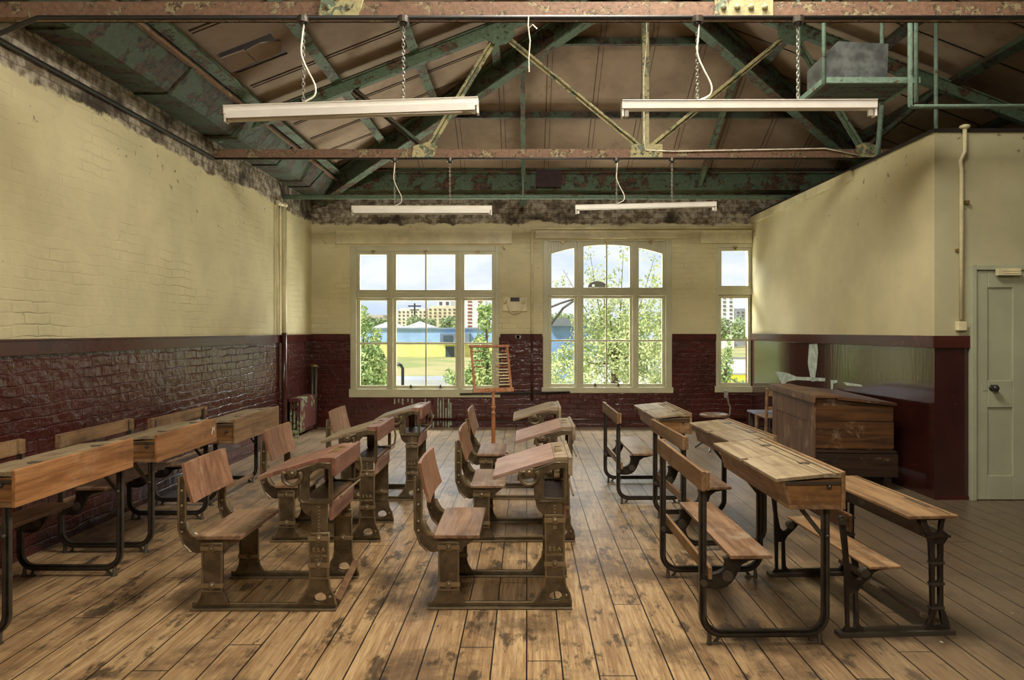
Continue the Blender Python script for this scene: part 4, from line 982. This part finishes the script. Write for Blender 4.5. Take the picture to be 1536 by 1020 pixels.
def block(u0,u1,v0,wallc,label,floors,cols,Y=YD,vb=492,pane=(96,92,88)):
    t=thing('apartment_block',label,'building',(ux((u0+u1)/2,Y),Y,GZ)); w=(u1-u0)*Y/F/2; h=vz(v0,Y)-GZ; zb=vz(vb,Y)-GZ
    bm=B(); box(bm,-w,w,0,18,0,h); box(bm,-w*.9,w*.9,2,16,h,h+.8); fin(bm,'wall',ext('block wall',wallc),t)
    for f in range(floors):
        bm=B(); z=zb+(h-zb)*(f+.3)/floors
        for c in range(cols):
            x=-w+2*w*(c+.5)/cols; box(bm,x-w/cols*.42,x+w/cols*.42,-.3,.0,z,z+(h-zb)/floors*.45)
        fin(bm,'window_row',ext('block glazing',lin(*pane)),t)
    return t
block(596,640,465.5,lin(222,214,190),'left tan brick apartment block seen through the left window',5,7)
block(642,685,462,lin(214,200,168),'right tan brick apartment block with balconies seen through the left window',6,6,Y=250)
block(697,728,450,lin(232,230,226),'tall white tower with red stair windows, seen in right pane of left window',8,2,Y=240,pane=(140,84,76))
block(656,676,450,lin(236,236,236),'white tower peeping above the tan blocks in the left window',4,2,Y=300)
block(541,575,475,lin(186,176,158),'low beige flats seen in the left pane of the left window',3,5,Y=270)
block(1072,1101,444,lin(226,226,224),'white tower block with balcony bands in the narrow right window',8,3,Y=200,pane=(110,112,114))
block(1104,1124,466,lin(150,150,152),'grey block behind trees in the narrow right window',5,3,Y=230)
# near sheds (grey roofs)
sd=thing('shed_roofs','low grey flat-roofed sheds just outside the left window','shed',(ux(640,34),34,GZ))
xx=lambda u:(u-640)*34/F
bm=B(); box(bm,xx(575),xx(690),0,3,vz(572,34)-GZ-.3,vz(570,34)-GZ); fin(bm,'roof',ext('shed roof',lin(196,198,198)),sd)
bm=B(); box(bm,xx(577),xx(688),.2,2.8,0,vz(572,34)-GZ-.3); fin(bm,'wall',ext('shed wall',lin(206,206,198)),sd)
lm=thing('street_lamp','dark street lamp with flat head outside the left window','street lamp',(ux(604,22),22,GZ))
bm=B(); h=vz(548,22)-GZ; tube(bm,[(0,0,0),(0,0,h-.1),(-.05,0,h),(-.14,0,h+.02)],.05,8); fin(bm,'pole','black',lm)
bm=B(); box(bm,-.32,-.08,-.12,.12,h-.02,h+.08); fin(bm,'lamp_head','galv',lm,bevel=.03)
pl=thing('utility_pole','dark utility pole with cross arms rising beyond the hall, left window','pole',(ux(622,180),180,GZ))
bm=B(); hh=vz(455,180)-GZ; tube(bm,[(0,0,0),(0,0,hh)],.22,6); fin(bm,'mast','black',pl)
bm=B(); box(bm,-1.7,1.7,-.12,.12,hh-.9,hh-.55); box(bm,-1.2,1.2,-.12,.12,hh-1.9,hh-1.6); fin(bm,'cross_arm','black',pl)
# lamp bracket outside arched window
bk=thing('yard_bracket','dark curved metal bracket with a round disc outside the arched window','bracket',(ux(826,12.5),12.5,vz(490,12.5)))
zz=lambda v:(490-v)*12.5/F
xq=lambda u:(u-826)*12.5/F
bm=B(); tube(bm,[(xq(818),0,zz(500)),(xq(830),0,zz(482)),(xq(845),0,zz(462)),(xq(868),0,zz(446)),(xq(895),0,zz(432))],.022,8); tube(bm,[(xq(818),0,zz(464)),(xq(840),0,zz(455)),(xq(868),0,zz(446))],.02,8)
box(bm,xq(812),xq(819),-.05,.05,zz(900),zz(440)); fin(bm,'arm','black',bk)
bm=B(); plate(bm,ell(xq(896),zz(430),.17,.10,24),[ell(xq(896)-.07,zz(430)+.02,.03,.025,12)],0,.05); fin(bm,'disc','black',bk)
# vegetation
def leafmat(name,c1,c2):
    m=N(name); p=m.pos(); n=m.noise(p,3,3,.6); n2=m.noise(p,18,2,.5)
    m.base(m.mix(m.ramp(m.math('ADD',n,m.math('MULTIPLY',m.math('SUBTRACT',n2,.5),.8)),.35,.65),c1,c2)); m.rough(.6)
    m.b.inputs['Subsurface Weight'].default_value=0
    return m.m
M['leafA']=leafmat('cherry leaves',lin(150,170,104),lin(216,222,160))
M['leafB']=leafmat('bush leaves',lin(124,156,88),lin(200,214,142))
M['leafC']=leafmat('distant trees',lin(150,168,124),lin(192,204,156))  # far greens paled, haze put into the colour
M['bark']=simple('bark',lin(96,80,68),.9,0,.3,.3,10)
def leaves(name,blobs,n,size,mat,parent,seed):
    r=random.Random(seed); vs=[];fs=[]
    tot=sum(b[3]*b[4]*b[5] for b in blobs)
    for bx,by,bz,rx,ry,rz in blobs:
        cnt=int(n*rx*ry*rz/tot)
        for i in range(cnt):
            while 1:
                a,b_,c=r.uniform(-1,1),r.uniform(-1,1),r.uniform(-1,1)
                if a*a+b_*b_+c*c<1: break
            p=Vector((bx+a*rx,by+b_*ry,bz+c*rz))
            if noise.noise(p*(1.9/max(.4,min(rx,3))))<-.12: continue
            u=Vector((r.gauss(0,1),r.gauss(0,1),r.gauss(0,1))).normalized(); w=u.cross(Vector((r.gauss(0,1),r.gauss(0,1),r.gauss(0,1)))).normalized()
            s=size*r.uniform(.6,1.3); k=len(vs)
            vs+=[p+u*s,p+w*s*.45,p-u*s,p-w*s*.45]; fs.append((k,k+1,k+2,k+3))
    me=bpy.data.meshes.new(name); me.from_pydata([tuple(v) for v in vs],[],fs); return link(me,name,mat,parent)
def P2(u,v,Y,r,ry,rz=None): return (ux(u,Y),Y,vz(v,Y),r,ry,rz or r)
tree=thing('leafy_tree','leafy tree filling the arched window, its thin upper branches against the sky','tree',(0,0,0))
bl=[P2(905,535,16,1.1,1.0,.75),P2(960,520,15.5,.8,.9,.9),P2(850,555,16,.75,.8,.5),P2(890,490,16,.55,.6,.5),P2(940,470,16,.6,.7,.5),P2(985,460,15.5,.35,.5,.8),P2(905,455,16,.45,.5,.35),P2(855,565,15,.7,.6,.4),P2(975,560,16,.8,.7,.4),
    P2(885,395,16,.15,.25,.42),P2(895,410,16,.25,.25,.28),P2(900,425,16,.45,.4,.15),P2(935,385,16,.14,.2,.3),P2(925,415,16,.2,.3,.25),P2(910,375,16,.08,.2,.25),P2(965,375,16,.10,.2,.25),P2(982,395,16,.14,.2,.3),P2(975,420,16,.35,.3,.2),P2(845,415,16,.10,.2,.25),P2(840,425,16,.25,.3,.12)]
leaves('foliage',bl,19000,.045,'leafA',tree,3)
bm=B(); root=Vector((ux(925,16),16,GZ)); 
def br(a,b_,r0,r1): 
    m=(Vector(a)+Vector(b_))/2+Vector((R.uniform(-.1,.1),0,R.uniform(-.1,.1))); tube(bm,[a,m,b_],[r0,(r0+r1)/2,r1],6)
k1=Vector(P2(922,545,16,0,0)[:3]); br(root,k1,.14,.08)
for u,v,r_ in ((885,380,.008),(905,440,.02),(935,375,.008),(960,470,.02),(982,385,.008),(845,405,.008),(860,540,.02),(980,520,.02),(915,480,.02)): br(k1,Vector(P2(u,v,16,0,0)[:3]),.022,r_*.6)
fin(bm,'trunk','bark',tree)
def bush(label,bl,n,size,mat,seed,cat='bush',name='bush',trunk=None):
    t=thing(name,label,cat,(0,0,0)); leaves('foliage',bl,n,size,mat,t,seed)
    x,y,z=bl[0][:3] if trunk is None else trunk
    b2=B(); tube(b2,[(x,y,GZ),(x,y,z)],[.09,.04],6)
    for q in bl[1:]: tube(b2,[(x,y,z-.3),(q[0],q[1],q[2])],[.035,.012],5)
    fin(b2,'stem','bark',t); return t
bush('green climbing bush at the left edge of the left window',[P2(545,560,17,.55,.6,.55),P2(556,540,17,.4,.5,.4),P2(552,505,17,.35,.4,.4),P2(545,480,17,.18,.3,.4),P2(565,570,17,.45,.5,.3)],5200,.06,'leafB',5)
bush('green bush behind the abacus, right pane of left window',[P2(732,555,17,.5,.6,.6),P2(722,520,17,.25,.4,.35),P2(730,480,17,.22,.4,.4),P2(728,462,17,.2,.3,.22),P2(710,570,17,.5,.5,.35),P2(675,570,17,.18,.2,.3)],5200,.06,'leafB',6)
bush('small leafy shrub in the narrow right window',[P2(1088,548,16,.2,.3,.35),P2(1112,575,16,.3,.3,.12),P2(1092,520,16,.08,.2,.3),P2(1085,570,16,.2,.3,.12)],900,.05,'leafB',8)
def far_tree(label,u0,u1,v0,v1,Y,n,seed,name='distant_tree'):
    bl=[]; r=random.Random(seed); w=(u1-u0)*Y/F; k=max(2,int((u1-u0)/9))
    for i in range(k):
        u=u0+(u1-u0)*(i+.5)/k; rr=(v1-v0)*Y/F*.5*r.uniform(.75,1.05)
        bl.append((ux(u,Y),Y+r.uniform(-2,2),vz(v1,Y)+rr,w/k*.85,rr*.8,rr))
    return bush(label,bl,n,.5*Y/150,'leafC',seed,'tree',name)
far_tree('round green trees beyond the hall, left pane of left window',541,590,476,494,178,2600,11)
far_tree('dark green trees in front of the tan flats, left window',612,650,474,493,180,2000,12)
far_tree('green trees right of the tan flats in the left window',662,690,474,493,182,1600,13)
far_tree('green trees below the white tower in the narrow right window',1076,1128,473,512,90,3600,14)
far_tree('green hedge of trees behind the cherry tree',815,1005,470,505,100,5200,15)
yw=thing('yellow_wall','low bright yellow wall seen at the foot of the narrow window','wall',(ux(1100,30),30,GZ))
bm=B(); box(bm,-2.2,1.2,0,.3,0,vz(562,30)-GZ); fin(bm,'wall_face',ext('yellow paint',lin(236,216,70)),yw)
bm=B(); box(bm,-2.25,1.25,-.03,.33,vz(562,30)-GZ,vz(560,30)-GZ); fin(bm,'coping',ext('coping',lin(180,180,170)),yw)
bh=thing('pavilion','blue-fenced pavilion with grey roof behind the tree in the arched window','building',(ux(850,60),60,GZ))
xw=lambda u:(u-850)*60/F
bm=B(); box(bm,xw(828),xw(900),0,5,0,vz(487,60)-GZ); fin(bm,'blue_wall',ext('pavilion blue',lin(130,160,200)),bh)
bm=B(); prism(bm,[(xw(822),vz(489,60)-GZ),(xw(822),vz(483,60)-GZ),(xw(842),vz(477,60)-GZ),(xw(906),vz(489,60)-GZ)],-1,6); fin(bm,'roof',ext('pavilion roof',lin(120,126,130)),bh)
wb=thing('white_hoarding','long white hoarding glimpsed through the tree and narrow window','wall',(ux(1000,45),45,GZ))
xw=lambda u:(u-1000)*45/F
bm=B(); box(bm,xw(880),xw(1125),0,.3,0,vz(538,45)-GZ); fin(bm,'panel',ext('hoarding white',lin(228,228,226)),wb)
bm=B(); box(bm,xw(880),xw(1125),-.05,.35,vz(538,45)-GZ,vz(536,45)-GZ); fin(bm,'top_rail',ext('hoarding rail',lin(150,150,150)),wb)
# ------------------------------------------------------------------ world, lights, camera
w=bpy.data.worlds.new('World'); bpy.context.scene.world=w; w.use_nodes=True; nt=w.node_tree
bg=nt.nodes['Background']; tc=nt.nodes.new('ShaderNodeTexCoord'); mp=nt.nodes.new('ShaderNodeMapping'); mp.inputs['Scale'].default_value=(1.5,1.5,4.5)
ns_=nt.nodes.new('ShaderNodeTexNoise'); ns_.inputs['Scale'].default_value=3.2; ns_.inputs['Detail'].default_value=7; ns_.inputs['Roughness'].default_value=.55
cr=nt.nodes.new('ShaderNodeMapRange'); cr.inputs['From Min'].default_value=.36; cr.inputs['From Max'].default_value=.56
mxw=nt.nodes.new('ShaderNodeMix'); mxw.data_type='RGBA'; mxw.inputs[6].default_value=(*lin(196,212,236),1); mxw.inputs[7].default_value=(*lin(232,235,242),1)
nt.links.new(tc.outputs['Generated'],mp.inputs[0]); nt.links.new(mp.outputs[0],ns_.inputs['Vector']); nt.links.new(ns_.outputs['Fac'],cr.inputs[0]); nt.links.new(cr.outputs[0],mxw.inputs[0]); nt.links.new(mxw.outputs[2],bg.inputs[0])
bg.inputs[1].default_value=1.25
def area(name,loc,target,sx,sy,e,col=(1,1,1)):
    l=bpy.data.lights.new(name,'AREA'); l.shape='RECTANGLE'; l.size=sx; l.size_y=sy; l.energy=e; l.color=col
    o=bpy.data.objects.new(name,l); C.objects.link(o); o.location=loc
    o.rotation_euler=(Vector(target)-Vector(loc)).to_track_quat('-Z','Y').to_euler(); return o
area('overhead_fill',(.35,4.1,5.05),(-.1,4.6,0),1.3,3.0,540,(1,.93,.82))  # unseen lamp added under the closed roof, no rooflight modelled
area('rear_fill',(-.6,-1.7,4.45),(-.6,5,1.2),3.0,.7,190,(1,.94,.86))  # unseen fill lamp added behind the camera, no window modelled there
area('sky_at_left_window',(ux(636,YB),YB+2.3,4.6),(ux(636,YB)+.2,7.2,0.2),2.6,1.6,560,(.95,.97,1))
area('sky_at_arched_window',(ux(911,YB),YB+2.3,4.6),(ux(911,YB),7.2,0.2),2.6,1.6,480,(.95,.97,1))
area('ceiling_fill_left_window',(ux(636,YB),YB+1.9,-.6),(ux(636,YB)+.2,7.5,4.5),2.6,1.6,380,(1,.97,.88))  # added lamp hidden below the sill to lighten the ceiling
area('ceiling_fill_arched_window',(ux(911,YB),YB+1.9,-.6),(ux(911,YB),7.5,4.5),2.6,1.6,340,(1,.97,.88))  # second added lamp below the sill, also for the ceiling
for i,wn in enumerate(WIN):
    l=bpy.data.lights.new('window_portal','AREA'); l.shape='RECTANGLE'; l.size=wn[1]-wn[0]; l.size_y=wn[3]-wn[2]; l.cycles.is_portal=True
    o=bpy.data.objects.new('window_portal',l); C.objects.link(o); o.location=((wn[0]+wn[1])/2,YB+.32,(wn[2]+wn[3])/2); o.rotation_euler=(-PI/2,0,0)
s=bpy.data.lights.new('sun','SUN'); s.energy=3.4; s.angle=.02; s.color=(1,.98,.93); o=bpy.data.objects.new('sun',s); C.objects.link(o)
o.rotation_euler=Vector((.5,.65,-.75)).to_track_quat('-Z','Y').to_euler()
cam=bpy.data.cameras.new('camera'); co=bpy.data.objects.new('camera',cam); C.objects.link(co); co.location=(0,0,1.5); co.rotation_euler=(PI/2,0,0)
cam.lens=24; cam.sensor_width=36; cam.shift_x=-22/1536; cam.shift_y=-14/1536; cam.clip_end=1000; cam.clip_start=.05
sc=bpy.context.scene; sc.camera=co
sc.view_settings.view_transform='Standard'; sc.view_settings.look='None'; sc.view_settings.exposure=.1; sc.view_settings.gamma=1; sc.view_settings.use_curve_mapping=False
